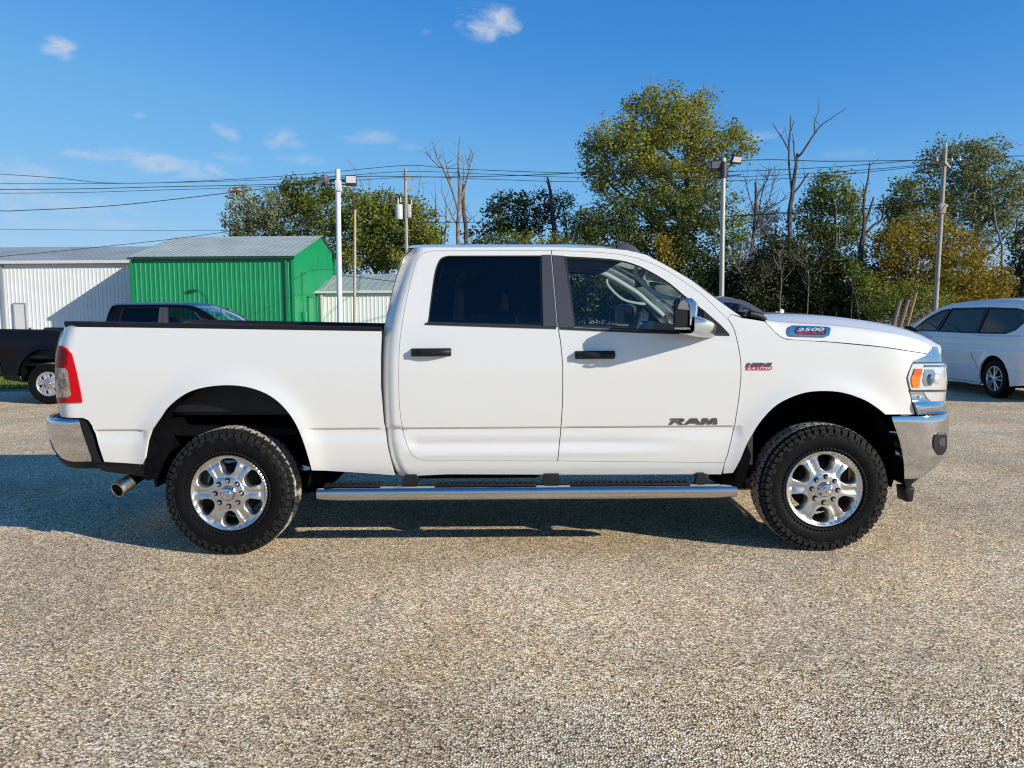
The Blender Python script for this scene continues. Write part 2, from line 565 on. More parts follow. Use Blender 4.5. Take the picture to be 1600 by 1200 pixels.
M['roof_grey'] = mat('roof_grey_steel', (.33, .35, .37), .5, metal=.3, noise_amt=.14, noise_scale=.5)
M['bark'] = mat('bark', (.13, .105, .08), .9, noise_amt=.45, noise_scale=5, bump=.6, bump_scale=14)
M['deadwood'] = mat('dead_wood', (.21, .185, .16), .9, noise_amt=.4, noise_scale=4, bump=.5, bump_scale=12)
M['deadwood_dark'] = mat('dead_wood_dark', (.085, .07, .06), .9, noise_amt=.4, noise_scale=4)
M['vine'] = mat('red_vine', (.17, .055, .05), .8, noise_amt=.4, noise_scale=6)

def leaf_mat(name, cols, trans=.36):
    m, N, L, B = new_mat(name)
    at = N.new('ShaderNodeAttribute'); at.attribute_name = 'tone'
    rp = N.new('ShaderNodeValToRGB')
    rp.color_ramp.elements[0].position = 0.0; rp.color_ramp.elements[1].position = 1.0
    rp.color_ramp.elements[0].color = (*cols[0], 1); rp.color_ramp.elements[1].color = (*cols[-1], 1)
    for i, c in enumerate(cols[1:-1]):
        e = rp.color_ramp.elements.new((i + 1) / (len(cols) - 1)); e.color = (*c, 1)
    L.new(at.outputs['Fac'], rp.inputs['Fac'])
    L.new(rp.outputs[0], B.inputs['Base Color'])
    B.inputs['Roughness'].default_value = .6
    B.inputs['Specular IOR Level'].default_value = .10
    out = [n for n in N if n.type == 'OUTPUT_MATERIAL'][0]
    tl = N.new('ShaderNodeBsdfTranslucent'); L.new(rp.outputs[0], tl.inputs['Color'])
    mx = N.new('ShaderNodeMixShader'); mx.inputs[0].default_value = trans
    L.new(B.outputs[0], mx.inputs[1]); L.new(tl.outputs[0], mx.inputs[2]); L.new(mx.outputs[0], out.inputs['Surface'])
    return m

M['leaf_dark'] = leaf_mat('leaf_dark', [(.040, .058, .018), (.095, .122, .036), (.16, .185, .054), (.24, .25, .085)])
M['leaf_mid'] = leaf_mat('leaf_mid', [(.065, .088, .022), (.155, .19, .042), (.235, .265, .062), (.31, .325, .09)])
M['leaf_willow'] = leaf_mat('leaf_willow', [(.115, .135, .026), (.21, .235, .042), (.28, .30, .06), (.33, .34, .085)])
M['leaf_grey'] = leaf_mat('leaf_grey', [(.09, .115, .05), (.18, .205, .09), (.27, .285, .135), (.36, .36, .19)])
M['leaf_autumn'] = leaf_mat('leaf_autumn', [(.095, .115, .024), (.215, .225, .046), (.30, .305, .056), (.41, .36, .07)])
M['leaf_gold'] = leaf_mat('leaf_gold', [(.15, .11, .022), (.27, .20, .034), (.35, .26, .042), (.37, .30, .07)])
M['leaf_bright'] = leaf_mat('leaf_bright', [(.10, .14, .026), (.18, .225, .042), (.26, .29, .056), (.34, .34, .085)])
M['leaf_brown'] = leaf_mat('leaf_brown', [(.09, .085, .045), (.16, .145, .075), (.23, .20, .115), (.29, .27, .17)])
M['leaf_painted_shade'] = leaf_mat('leaf_painted_shade', [(.012, .017, .008), (.028, .038, .014), (.06, .075, .028), (.13, .14, .06)], .2)  # extra dark leaf colours: the shade of the undergrowth is painted in
M['blade'] = leaf_mat('grass_blade', [(.09, .12, .02), (.15, .18, .03), (.22, .23, .05)], .3)

def gravel_mat():
    m, N, L, B = new_mat('gravel_chip_surface')
    tcn = N.new('ShaderNodeTexCoord')
    def vor(scale, feat='F1'):
        n = N.new('ShaderNodeTexVoronoi'); n.voronoi_dimensions = '2D'; n.feature = feat; n.inputs['Scale'].default_value = scale
        n.inputs['Randomness'].default_value = 1.0
        L.new(tcn.outputs['Object'], n.inputs['Vector']); return n
    def nse(scale, det=5, ro=.55):
        n = N.new('ShaderNodeTexNoise'); n.inputs['Scale'].default_value = scale; n.inputs['Detail'].default_value = det
        n.inputs['Roughness'].default_value = ro
        L.new(tcn.outputs['Object'], n.inputs['Vector']); return n.outputs['Fac']
    v1, v2 = vor(100), vor(210)
    sep = N.new('ShaderNodeSeparateColor'); L.new(v1.outputs['Color'], sep.inputs[0])
    rp = N.new('ShaderNodeValToRGB'); cr = rp.color_ramp; cr.interpolation = 'LINEAR'
    stops = [(0.0, (.06, .052, .045)), (.06, (.14, .11, .085)), (.16, (.25, .20, .145)), (.40, (.34, .28, .195)), (.60, (.42, .345, .245)), (.76, (.49, .42, .32)), (.88, (.60, .55, .46)), (.955, (.74, .70, .63)), (1.0, (.44, .26, .11))]
    cr.elements[0].position = 0; cr.elements[0].color = (*stops[0][1], 1)
    cr.elements[1].position = 1; cr.elements[1].color = (*stops[-1][1], 1)
    for p, c in stops[1:-1]:
        e = cr.elements.new(p); e.color = (*c, 1)
    L.new(sep.outputs[0], rp.inputs['Fac'])
    # dark binder showing between the stones
    ed = N.new('ShaderNodeMapRange'); ed.inputs['From Min'].default_value = .40; ed.inputs['From Max'].default_value = .74
    ed.inputs['To Min'].default_value = 1.0; ed.inputs['To Max'].default_value = .24
    L.new(v1.outputs['Distance'], ed.inputs['Value'])
    # fine second layer
    sep2 = N.new('ShaderNodeSeparateColor'); L.new(v2.outputs['Color'], sep2.inputs[0])
    f2 = N.new('ShaderNodeMapRange'); f2.inputs['To Min'].default_value = .80; f2.inputs['To Max'].default_value = 1.20
    L.new(sep2.outputs[1], f2.inputs['Value'])
    # broad patches: worn and oily areas
    big = nse(.55, 6, .6)
    bm_ = N.new('ShaderNodeMapRange'); bm_.inputs['From Min'].default_value = .32; bm_.inputs['From Max'].default_value = .68
    bm_.inputs['To Min'].default_value = .74; bm_.inputs['To Max'].default_value = 1.16
    L.new(big, bm_.inputs['Value'])
    mid = nse(6.0, 5, .65)
    mm = N.new('ShaderNodeMapRange'); mm.inputs['From Min'].default_value = .3; mm.inputs['From Max'].default_value = .7
    mm.inputs['To Min'].default_value = .86; mm.inputs['To Max'].default_value = 1.12
    L.new(mid, mm.inputs['Value'])
    def mul(a, b):
        n = N.new('ShaderNodeMath'); n.operation = 'MULTIPLY'; L.new(a, n.inputs[0]); L.new(b, n.inputs[1]); return n.outputs[0]
    k0 = N.new('ShaderNodeMath'); k0.operation = 'MULTIPLY'; k0.inputs[1].default_value = 2.0
    k = mul(mul(ed.outputs[0], f2.outputs[0]), mul(bm_.outputs[0], mm.outputs[0]))
    L.new(k, k0.inputs[0])
    sc = N.new('ShaderNodeVectorMath'); sc.operation = 'SCALE'; L.new(rp.outputs[0], sc.inputs[0]); L.new(k0.outputs[0], sc.inputs['Scale'])
    # warm / grey drift
    hue = nse(.9, 4, .5)
    tint = N.new('ShaderNodeMix'); tint.data_type = 'RGBA'; tint.blend_type = 'MULTIPLY'
    tint.inputs['Factor'].default_value = 1.0
    tr = N.new('ShaderNodeValToRGB'); tr.color_ramp.elements[0].position = .36; tr.color_ramp.elements[1].position = .64
    tr.color_ramp.elements[0].color = (1.12, 1.0, .82, 1); tr.color_ramp.elements[1].color = (1.05, .995, .92, 1)
    L.new(hue, tr.inputs['Fac']); L.new(sc.outputs[0], tint.inputs['A']); L.new(tr.outputs[0], tint.inputs['B'])
    L.new(tint.outputs['Result'], B.inputs['Base Color'])
    B.inputs['Roughness'].default_value = .85
    B.inputs['Specular IOR Level'].default_value = .08
    inv = N.new('ShaderNodeMath'); inv.operation = 'SUBTRACT'; inv.inputs[0].default_value = 1.0; L.new(v1.outputs['Distance'], inv.inputs[1])
    add = N.new('ShaderNodeMath'); add.operation = 'ADD'; L.new(inv.outputs[0], add.inputs[0]); L.new(mul(sep.outputs[1], sep.outputs[1]), add.inputs[1])
    bp = N.new('ShaderNodeBump'); bp.inputs['Strength'].default_value = .6; bp.inputs['Distance'].default_value = .008
    L.new(add.outputs[0], bp.inputs['Height']); L.new(bp.outputs[0], B.inputs['Normal'])
    return m
M['gravel'] = gravel_mat()
M['grass'] = mat('grass_soil', (.10, .125, .03), .95, noise_amt=.35, noise_scale=1.5, bump=.5, bump_scale=30)
M['dirt'] = mat('dry_grass_soil', (.23, .20, .12), .95, noise_amt=.4, noise_scale=2.5, bump=.4, bump_scale=20)
# ------------------------------------------------------------------ the white pickup truck
YC = 1.03                                   # its centre plane
ORG = Vector((0.1, YC, 0.0))

def proj(p):
    d = Vector(p) - CAM
    z = d.dot(FWD)
    return 800 + FPX * d.dot(RIGHT) / z, 600 - FPX * d.dot(UP) / z

g_base = pchip([.40, .45, .50, .55, .62, .75, .90, 1.10, 1.25, 1.38, 1.45, 1.50, 1.55, 1.75, 1.93, 1.97, 2.05],
               [.075, .05, .034, .020, .010, .004, -.002, -.004, .000, .010, .019, .030, .046, .115, .182, .204, .27])
def smooth(a, b, x):
    t = min(1.0, max(0.0, (x - a) / (b - a)))
    return t * t * (3 - 2 * t)

X_REAR = crv([(.60, P(97, 725, .13).x), (.75, P(97, 680, .13).x), (.9, P(93, 641, .13).x), (1.1, P(88.5, 600, .13).x), (1.3, P(87.5, 545, .13).x), (1.42, P(92, 523, .13).x), (1.5, P(98, 505, .13).x)])
X_CAB = crv([(.49, P(622, 741, .1).x), (.56, P(612, 725, .1).x), (.66, P(604, 700, .1).x), (.84, P(598, 655, .1).x), (1.05, P(596, 610, .1).x), (1.25, P(596, 560, .1).x),
             (1.40, P(598, 523, .1).x), (1.50, P(602, 499, .1).x), (1.63, P(609, 466, .12).x), (1.77, P(618, 432, .15).x), (1.90, P(628, 402, .18).x), (1.98, P(638, 386, .2).x)])
AX_R, AX_F = P(358.5, 771, .03).x, P(1287, 765, .03).x
WZ, WR = .413, .420
ARC_R, ARC_F = (P(357, 725, 0).x, P(357, 725, 0).z, .500), (P(1284, 728, 0).x, P(1284, 728, 0).z, .478)
NS = 3.0                                     # plan curve of the nose
X0F = P(1352, 600, 0).x

def nose_a(v, u):
    """length of the nose curve whose silhouette reaches photo pixel u on row v"""
    z = P(u, v, .28).z
    lo, hi = .3, 1.2
    for _ in range(30):
        a = (lo + hi) / 2
        mx = max(proj((X0F + a * math.cos(f) ** (2 / NS), YC - YC * math.sin(f) ** (2 / NS), z))[0] for f in np.linspace(.05, 1.5, 90))
        if mx < u: lo = a
        else: hi = a
    return z, (lo + hi) / 2
_na = sorted([nose_a(v, u) for v, u in ((545, 1466), (556, 1471), (575, 1476), (600, 1477.5), (622, 1475), (636, 1472), (650, 1472))])
nose = pchip([_na[0][0] - .3] + [q[0] for q in _na] + [_na[-1][0] + .2], [_na[0][1]] + [q[1] for q in _na] + [_na[-1][1] - .05])

BEDX0, BEDX1 = P(225, 668, 0).x, P(480, 668, 0).x
ZOFF = P(870, 668, 0).z - .808
def y_side(x, z, cab=True):
    xc, xrear, na = X_CAB(z), X_REAR(z), nose(z)
    z0_ = z; z = z - ZOFF
    y = g_base(z)
    low = smooth(.70, .80, z) if z < .808 else 0.0
    if z < 1.0:
        step = (.013 * low) if z < .8055 else .013 * max(0.0, (.8125 - z) / .007) if z < .8125 else 0.0
        if not cab:
            fade = (1 - smooth(BEDX0 - .02, BEDX0 + .01, x)) * smooth(BEDX0 - .36, BEDX0 - .30, x) + smooth(BEDX1, BEDX1 + .03, x)
        else:
            fade = 1 - smooth(1.42, 1.49, x)
        y += step * fade
        if x > -.75:
            f2 = smooth(-.72, -.6, x) * (1 - smooth(.55, 1.25, x))
            y += f2 * (.016 * math.exp(-((z - .705) / .030) ** 2) - .006 * math.exp(-((z - .640) / .022) ** 2))
    for (ax, az, R) in (ARC_R, ARC_F):
        r = math.hypot(x - ax, z0_ - az)
        y -= .020 * math.exp(-(max(0.0, r - R) / .085) ** 2)
    if x > X0F and z < 1.6:
        t = min(.995, (x - X0F) / na)
        y += YC * (1 - (1 - t ** NS) ** (1 / NS))
    if x < -2.4:
        d = x - xrear
        if d < .16: y += .13 * (1 - max(0, d) / .16) ** 2
    if cab and xc - .06 < x < xc + .11:
        y += .085 * (1 - (x - xc) / .11) ** 2.2 if x > xc else .085
    return y

def y_bed(x, z):
    return y_side(min(x, X_CAB(z) - .001), z, False)

def q(u, v, yf=y_side):
    Y = 0.02
    for _ in range(12):
        p = P(u, v, Y); Y = .5 * Y + .5 * yf(p.x, p.z)
    return (p.x, p.z)
def qs(pts, yf=y_side):
    out = []
    for p in pts:
        if len(p) == 3:
            w = P(*p); out.append((w.x, w.z))
        else: out.append(q(p[0], p[1], yf))
    return out
def arc_px(pts, n=4):
    """round a pixel polyline"""
    return [(p.x, p.y) for p in smooth_line([(a, b, 0) for a, b in pts], n)]

GAP = .0026
truck = empty('pickup_truck', ORG)
tag(truck, 'large white crew-cab pickup with chrome bumpers and side step, parked broadside on the gravel', 'pickup truck')

def pair(name, mb, mat_, parents, far=True, **kw):
    o = [mb.build(name, mat_, parents[0], origin=ORG, **kw)]
    if far:
        o.append(mb.build(name, mat_, parents[1], origin=ORG, mirror=YC, **kw))
    else: o.append(None)
    return o
TT = [truck, truck]

# --- bed
arch_r_px = arc_px([(236, 672), (248, 655), (262, 636), (289, 615.5), (320, 605), (357.5, 601.8), (391.6, 606), (422.4, 618.6), (446, 639), (463.4, 664.7), (477, 699), (487.3, 734.8)])
bed_px = [(99.5, 505.8, .10), (300, 509.3), (596.5, 515)] + [(594.7, 556), (594.7, 605), (599, 657.5), (606, 703), (616.5, 742.5)] + [(560, 738.5)] + arch_r_px[::-1] + [(230, 690), (226, 716), (221, 725.5)] + \
    [(163, 721.5)] + [(152.5, 688.7), (144, 665), (138, 656.5), (130, 653), (112, 650.5, .06), (99.5, 649, .12), (94.4, 641, .125), (91, 629, .125), (88, 600, .128), (87.5, 545, .13), (89.3, 535, .13), (92, 523, .13)]
bed = pair('bed_side', panel(qs(bed_px, y_bed), [], y_bed, .03, .03, rows=tuple(r_ + ZOFF for r_ in (.800, .8055, .8125, .818))), M['white'], TT)
# black cap along the rail
def rail_pts(off):
    return [Vector((p.x, p.y + off[0], p.z + off[1])) for p in [P(101, 505.5, .075)] + [P(u, v, y_bed(P(u, v, .035).x, 1.47)) for u, v in ((120, 505.6), (200, 507), (300, 508.8), (400, 510.8), (500, 512.8), (597, 514.6))]]
mb = MB(); cap = []
for p in rail_pts((0, 0)):
    z = p.z
    cap.append([Vector((p.x, p.y + a, z + b)) for a, b in ((-.006, -.008), (-.008, .004), (-.003, .013), (.02, .016), (.075, .015), (.085, .004), (.085, -.04), (.02, -.04))])
mb.grid(cap, close_u=True)
mb.f.append(tuple(range(8)))
pair('bed_rail_cap', mb, M['plastic'], TT)
# bed floor, head board, tailgate
mb = MB(); mb.box((-1.9, YC, .92), (2.0, 1.7, .03)).box((-.86, YC, 1.17), (.03, 1.86, .56)); mb.box((-1.9, .16, 1.18), (2.0, .02, .5)).box((-1.9, 2 * YC - .16, 1.18), (2.0, .02, .5))
mb.build('bed_liner', M['plastic'], truck, origin=ORG)
rows = []
for z in np.linspace(.66, 1.47, 12):
    xr = X_REAR(z)
    rows.append([Vector((xr - .03 * math.sin(math.pi * t) ** .5, .125 + t * (2 * YC - .25), z)) for t in np.linspace(0, 1, 9)])
mb = MB().grid(rows, flip=True)
tg = mb.build('tailgate', M['white'], truck, origin=ORG)
MB().box((X_REAR(1.35) - .035, YC, 1.33), (.03, .26, .07), r=.008).build('tailgate_handle', M['plastic'], tg, origin=ORG)

# --- tail lights
tl_px = [(87.6, 539.5, .13), (98, 540), (105, 544), (113, 553), (120, 579), (127, 613.5), (129.5, 628.5), (110, 629.2), (92, 629, .125), (89, 610, .13), (87.4, 570, .13)]
tls = pair('taillight', panel(qs(tl_px, y_bed), [], y_bed, .018, .02, lift=.010), M['red'], TT)
pair('lens', panel(qs([(87.5, 541, .13), (98, 542), (108, 551), (106, 570), (101, 573), (87.4, 573, .13)], y_bed), [], y_bed, .015, .01, lift=.014), M['darkred'], tls)
pair('reversing_lens', panel(qs([(87.8, 574.5, .13), (103, 575), (107.5, 580), (112.5, 618), (108, 620.5), (91.5, 620, .125)], y_bed), [], y_bed, .015, .01, lift=.014), M['clearlens'], tls)

# --- cab frame and doors
split = [(861.7, 391), (862.2, 398), (871.7, 510.5), (876, 535), (879.2, 570), (879.2, 622.5), (876, 675), (871.2, 720.5)]
rear_rest = arc_px([(668, 720.4), (658, 719), (643, 710), (632.5, 685.5), (625.5, 650.5), (622.7, 605), (623.8, 542), (629, 500), (637.8, 454.5), (648, 414), (657, 397.5), (674.5, 391.8)], 3)
front_rest = [(1131.8, 723.3)] + arc_px([(1137, 710), (1146.8, 668), (1154.5, 622.5), (1158, 577), (1154.5, 545.5), (1146.8, 514), (1137, 498)], 3) + \
    arc_px([(1095, 458), (1046, 424.7), (1007.5, 407), (983, 400), (955, 395.7), (913, 392.5)], 3)
i_top = front_rest.index((1137.0, 498.0))
cab_top = [(1158, 494.5), (1145, 486), (1112, 462), (1077, 436), (1046, 417.5), (1010, 398.5), (980, 391), (940, 387.5), (861, 386), (680, 386.5), (650, 387)]
cab_rear = [(640, 389, .20), (628.5, 402, .19), (618.5, 432, .165), (609.8, 466, .14), (602.8, 500, .118), (598.5, 523, .10), (597, 560, .085), (597, 610, .08), (599.5, 655, .085), (606, 703, .095), (613, 725, .10), (624, 741, .11)]
frame_px = [(1137, 498), (1142, 490.5)] + cab_top + cab_rear + [(700, 741), (900, 741.5), (1127, 741), (1131.8, 723.3), (871.2, 720.5)] + rear_rest + [(861.7, 391)] + front_rest[i_top + 1:][::-1]
cabf = pair('cab_frame', panel(qs(frame_px), [], y_side, .025, .05, rows=tuple(r_ + ZOFF for r_ in (.522, .53, .54, .80, .8055, .8125))), M['white'], TT)

RW = arc_px([(667.5, 504.5), (669.3, 496), (671.7, 475.5), (678, 430), (684, 410), (691, 402.0), (702, 399.3)], 3) + [(859.5, 399), (868.5, 510.3)]
FW = [(863.8, 399.5)] + arc_px([(882, 400.2), (955, 404.6), (990, 412), (1018, 425), (1046, 442), (1070, 462), (1105, 489), (1128, 510)], 3) + [(1138, 521), (1100, 521), (897, 511.5), (874, 511)]
rows_d = tuple(r_ + ZOFF for r_ in (.800, .8055, .8125, .818, .66, .68, .69, .72))
rd = pair('rear_door', panel(inset(qs(split + rear_rest), GAP), [qs(RW)], y_side, .03, .03, rows=rows_d), M['white'], TT)
fd = pair('front_door', panel(inset(qs(split + front_rest), GAP), [qs(FW)], y_side, .03, .03, rows=rows_d), M['white'], TT)

rg = RW[:-2] + [(845.5, 399), (848, 509.8)]
pair('window_glass', panel(inset(qs(rg), -.006), [], y_side, .05, .004, lift=-.014), M['glass_tint'], rd)
pair('pillar_trim', panel(qs([(846.3, 398), (861.0, 398), (870.6, 511), (848.8, 510.6)]), [], y_side, .05, .02, lift=.001), M['trim'], rd)
pair('window_seal', panel(qs([(665, 504), (760, 506.8), (868.8, 510.0), (869, 514.0), (760, 510.6), (664.5, 507.4)]), [], y_side, .04, .02, lift=.005), M['seal'], rd)
fg = [(882.4, 400.6)] + FW[2:-5] + [(1105, 489), (1108, 521), (1100, 521), (897, 511.5)]
pair('window_glass', panel(inset(qs(fg), -.006), [], y_side, .05, .004, lift=-.014), M['glass_front'], fd)
fgq = qs(fg)
pair('window_frame', panel(inset(fgq, -.002), [inset(fgq, .011)], y_side, .04, .015, lift=-.006), M['seal'], fd)
rgq = qs(rg)
pair('window_frame', panel(inset(rgq, -.002), [inset(rgq, .008)], y_side, .04, .015, lift=-.006), M['seal'], rd)
pair('pillar_trim', panel(qs([(862.8, 398.5), (881, 399.5), (897.3, 512), (872.6, 511.6)]), [], y_side, .05, .02, lift=.001), M['trim'], fd)
pair('mirror_sail', panel(qs([(1099, 484), (1127, 508.5), (1139, 521.5), (1100, 522)]), [], y_side, .03, .02, lift=.003), M['plastic'], fd)
pair('window_seal', panel(qs([(874, 510.7), (1000, 516.5), (1139, 521), (1140, 524.6), (1000, 520.4), (874.5, 514.6)]), [], y_side, .04, .02, lift=.005), M['seal'], fd)

# --- door handles
def handle(u0, u1, v, doors):
    a, b = P(u0, v, 0), P(u1, v, 0)
    c = (a + b) / 2; L = b.x - a.x
    ys = y_side(c.x, c.z)
    base = MB(); base.box((c.x, ys - .001, c.z), (L, .012, .052), r=.005)
    h = pair('door_handle', base, M['plastic'], doors)
    g = MB()
    pts = smooth_line([(a.x + .012, ys - .012, c.z + .003), (a.x + .05, ys - .034, c.z + .005), (c.x, ys - .042, c.z - .002), (b.x - .05, ys - .036, c.z), (b.x - .010, ys - .012, c.z)], 5)
    g.tube(pts, [(.015, .021)] * len(pts), 12)
    g.box((a.x + .033, ys - .022, c.z + .003), (.042, .04, .044), r=.008)
    pair('grip', g, M['plastic'], h)
handle(642.5, 705, 550.5, rd)
handle(898.5, 961, 554.5, fd)

# --- front fender
arch_f_px = arc_px([(1158, 717), (1166.5, 696), (1175, 680.5), (1191, 656), (1215.5, 632), (1250.5, 616), (1282, 611.5), (1317, 614), (1352, 626), (1376.5, 642), (1383, 648)])
fend_px = [(1142, 490.5), (1160, 496.5), (1180, 499.5), (1194.5, 502), (1205, 512), (1215.5, 523), (1222, 527.5), (1229.5, 530.2), (1296, 534.3), (1380, 542.3), (1432.5, 550.3), (1448, 552.8), (1449, 558), (1438, 560), (1427, 565), (1416.5, 589.5), (1421.5, 614), (1425.5, 630), (1430, 648)] + \
    arch_f_px[::-1] + [(1145.5, 739.5), (1129.5, 740.5), (1131.8, 723.3)] + arc_px([(1137, 710), (1146.8, 668), (1154.5, 622.5), (1158, 577), (1154.5, 545.5), (1146.8, 514), (1137, 498)], 3)
ff = pair('front_fender', panel(inset(qs(fend_px), GAP), [], y_side, .03, .03, rows=tuple(r_ + ZOFF for r_ in (.800, .8055, .8125, .818))), M['white'], TT)

# --- roof, windscreen, rear wall
edge = [Vector((x, y_side(x, z), z)) for x, z in qs(cab_top[::-1])]
edge = [Vector((X_CAB(1.97) + .0, .215, edge[0].z - .004))] + edge
edge = smooth_line(edge, 5)
XW = P(997, 393, .2).x
def loft(pts, crown, bulge, nv=31, drop=0.0, inn=0.0):
    rows = []
    for e in pts:
        c, b = crown(e), bulge(e)
        row = []
        for k in range(nv):
            v = -1 + 2 * k / (nv - 1)
            row.append(Vector((e.x + b * (1 - abs(v) ** 2.2), YC + v * (YC - e.y - inn), e.z - drop + c * (1 - abs(v) ** 2.6))))
        rows.append(row)
    return rows
crown = lambda e: .066 * (1 - smooth(XW - .25, XW + .12, e.x))
bulge = lambda e: .17 * smooth(XW - .05, XW + .35, e.x) - .02 * (1 - smooth(-.75, -.55, e.x))
roof_e = [e for e in edge if e.x <= XW]; scr_e = [e for e in edge if e.x >= roof_e[-1].x]
roof = MB().grid(loft(roof_e, crown, bulge)).build('roof', M['white'], truck, origin=ORG, angle=60)
MB().grid(loft(roof_e, crown, bulge, drop=.045, inn=.02)).build('headliner', M['liner_head'], truck, origin=ORG, angle=60)
ws = MB().grid(loft(scr_e, crown, bulge)).build('windshield', M['glass_screen'], truck, origin=ORG, angle=60)
r_edge = [P(u, v, y) for u, v, y in cab_rear]
mb = MB(); mb.grid([[Vector((e.x - .025 * (1 - abs(v) ** 4), YC + v * (YC - e.y), e.z)) for v in np.linspace(-1, 1, 15)] for e in r_edge])
rw = mb.build('cab_rear_wall', M['white'], truck, origin=ORG, angle=60)
mb = MB(); mb.grid([[Vector((X_CAB(z) - .03, YC + v * .62, z)) for v in np.linspace(-1, 1, 5)] for z in np.linspace(1.52, 1.88, 5)])
mb.build('rear_window', M['glass_tint'], rw, origin=ORG)
# roof marker lamps along the front edge of the roof
for k in range(5):
    yy = YC + (k - 2) * .30
    e = roof_e[-1]
    zt = e.z + .052 * (1 - abs((yy - YC) / (YC - e.y)) ** 2.6) + .012
    x0 = XW - .13
    rows = []
    for t in np.linspace(0, 1, 9):
        h = .062 * math.sin(math.pi * min(1, .12 + .88 * t) ** .8) ** .8 + .004
        x = x0 + .02 + .19 * t; w = .04 + .02 * math.sin(math.pi * t)
        rows.append([Vector((x, yy + w * math.cos(a), zt - .012 - .05 * t + h * max(0, math.sin(a)) * 1.0)) for a in np.linspace(0, math.pi, 9)])
    ml = MB().grid(rows).build('roof_marker_lamp', M['smoke'], truck, origin=ORG, angle=50)

# --- hood
hE = [q(u, v) for u, v in ((1194.5, 502), (1205, 511.5), (1215.5, 522.5), (1222, 527), (1229.5, 529.6), (1296, 533.7), (1380, 541.7), (1432.5, 549.7), (1452, 553))]
zE = crv(hE)
zS = crv([(p.x, p.z) for p in [P(u, v, .12) for u, v in ((1180, 498), (1195, 500.5), (1240, 504.5), (1300, 508.5), (1380, 518.5), (1430, 530), (1455, 540), (1466, 549))]])
zT = crv([(p.x, p.z) for p in [P(u, v, .45) for u, v in ((1150, 490), (1190, 490), (1240, 490.5), (1290, 493), (1330, 497.5), (1380, 505.5), (1420, 516), (1445, 527), (1460, 538), (1468, 548))]])
sec = [(0, 'E', 0), (.010, 'E', .40), (.022, 'E', .74), (.034, 'E', .92), (.048, 'E', .985), (.060, 'E', 1.0), (.10, 'S', -.06), (.15, 'S', -.02), (.20, 'S', .20), (.27, 'S', .58), (.36, 'S', .90), (.47, 'T', 0), (.75, 'T', .012), (YC, 'T', .018)]
x_r = P(1194.5, 502, .05).x + .004
rows = []
for t in np.linspace(0, 1, 40):
    row = []
    for (dy, kind, a) in sec:
        yy = None
        # front edge of the hood in plan follows the nose curve
        Yc_ = .06 + dy if kind != 'T' or dy < YC else YC
        frac = min(1.0, max(0.0, (YC - Yc_) / YC))
        x_f = X0F + nose(1.24) * max(0.0, (1 - frac ** NS)) ** (1 / NS) - .012
        x_f = max(x_f, P(1452, 553, .1).x)
        xr = x_r + .16 * smooth(0, 1, dy / YC) - .05 * smooth(0, .3, dy)
        x = xr + (x_f - xr) * t
        xe = x_r + (P(1452, 553, .1).x - x_r) * t
        ez, sz, tz = zE(xe), zS(min(x, P(1466, 549, .12).x)), zT(min(x, P(1468, 548, .45).x))
        ye = y_side(xe, ez)
        z = ez + a * (sz - ez) if kind == 'E' else (sz + a * (tz - sz) if kind == 'S' else tz + a)
        row.append(Vector((x, ye + dy * (1 - ye / YC) if dy < YC else YC, z)))
    rows.append(row)
# rolled front lip
lip = []
for dz, dx in ((-.012, .008), (-.035, .008), (-.06, -.01)):
    lip.append([Vector((p.x + dx, p.y, p.z + dz)) for p in rows[-1]])
rows += lip
full = [r + [Vector((p.x, 2 * YC - p.y, p.z)) for p in r[:-1][::-1]] for r in rows]
hood = MB().grid(full, flip=True).build('hood', M['white'], truck, origin=ORG, angle=32)
# cowl and wiper at the foot of the windscreen
mb = MB()
rows = []
for v in np.linspace(-1, 1, 21):
    b = .17 * (1 - abs(v) ** 2.2)
    xx = P(1158, 494.5, .05).x - .06 + b
    rows.append([Vector((xx - .02, YC + v * .93, 1.478)), Vector((xx + .06, YC + v * .95, 1.495)), Vector((xx + .17, YC + v * .95, 1.482)), Vector((xx + .2, YC + v * .95, 1.40))])
mb.grid(rows)
cowl = mb.build('cowl', M['plastic'], truck, origin=ORG)
mb = MB()
a, b = P(1161, 493.5, .10), P(1196, 500, .12)
mb.tube(smooth_line([a, a.lerp(b, .35) + Vector((0, 0, .018)), a.lerp(b, .75) + Vector((0, 0, .014)), b], 5), [(.012, .015)] * 4 + [(.03, .026)] * 8 + [(.022, .016)] * 4, 10)
pair('wiper_arm', mb, M['plastic'], [cowl, cowl], far=False)
mb = MB(); 
for (u, v) in ((1213.5, 489.5), (1221, 488.5)):
    p = P(u, v, 1.0); mb.sphere((p.x, 1.0, p.z), (.02, .014, .014 if u < 1215 else .03), 8, 6)
mb.build('washer_nozzle', M['white'], hood, origin=ORG)

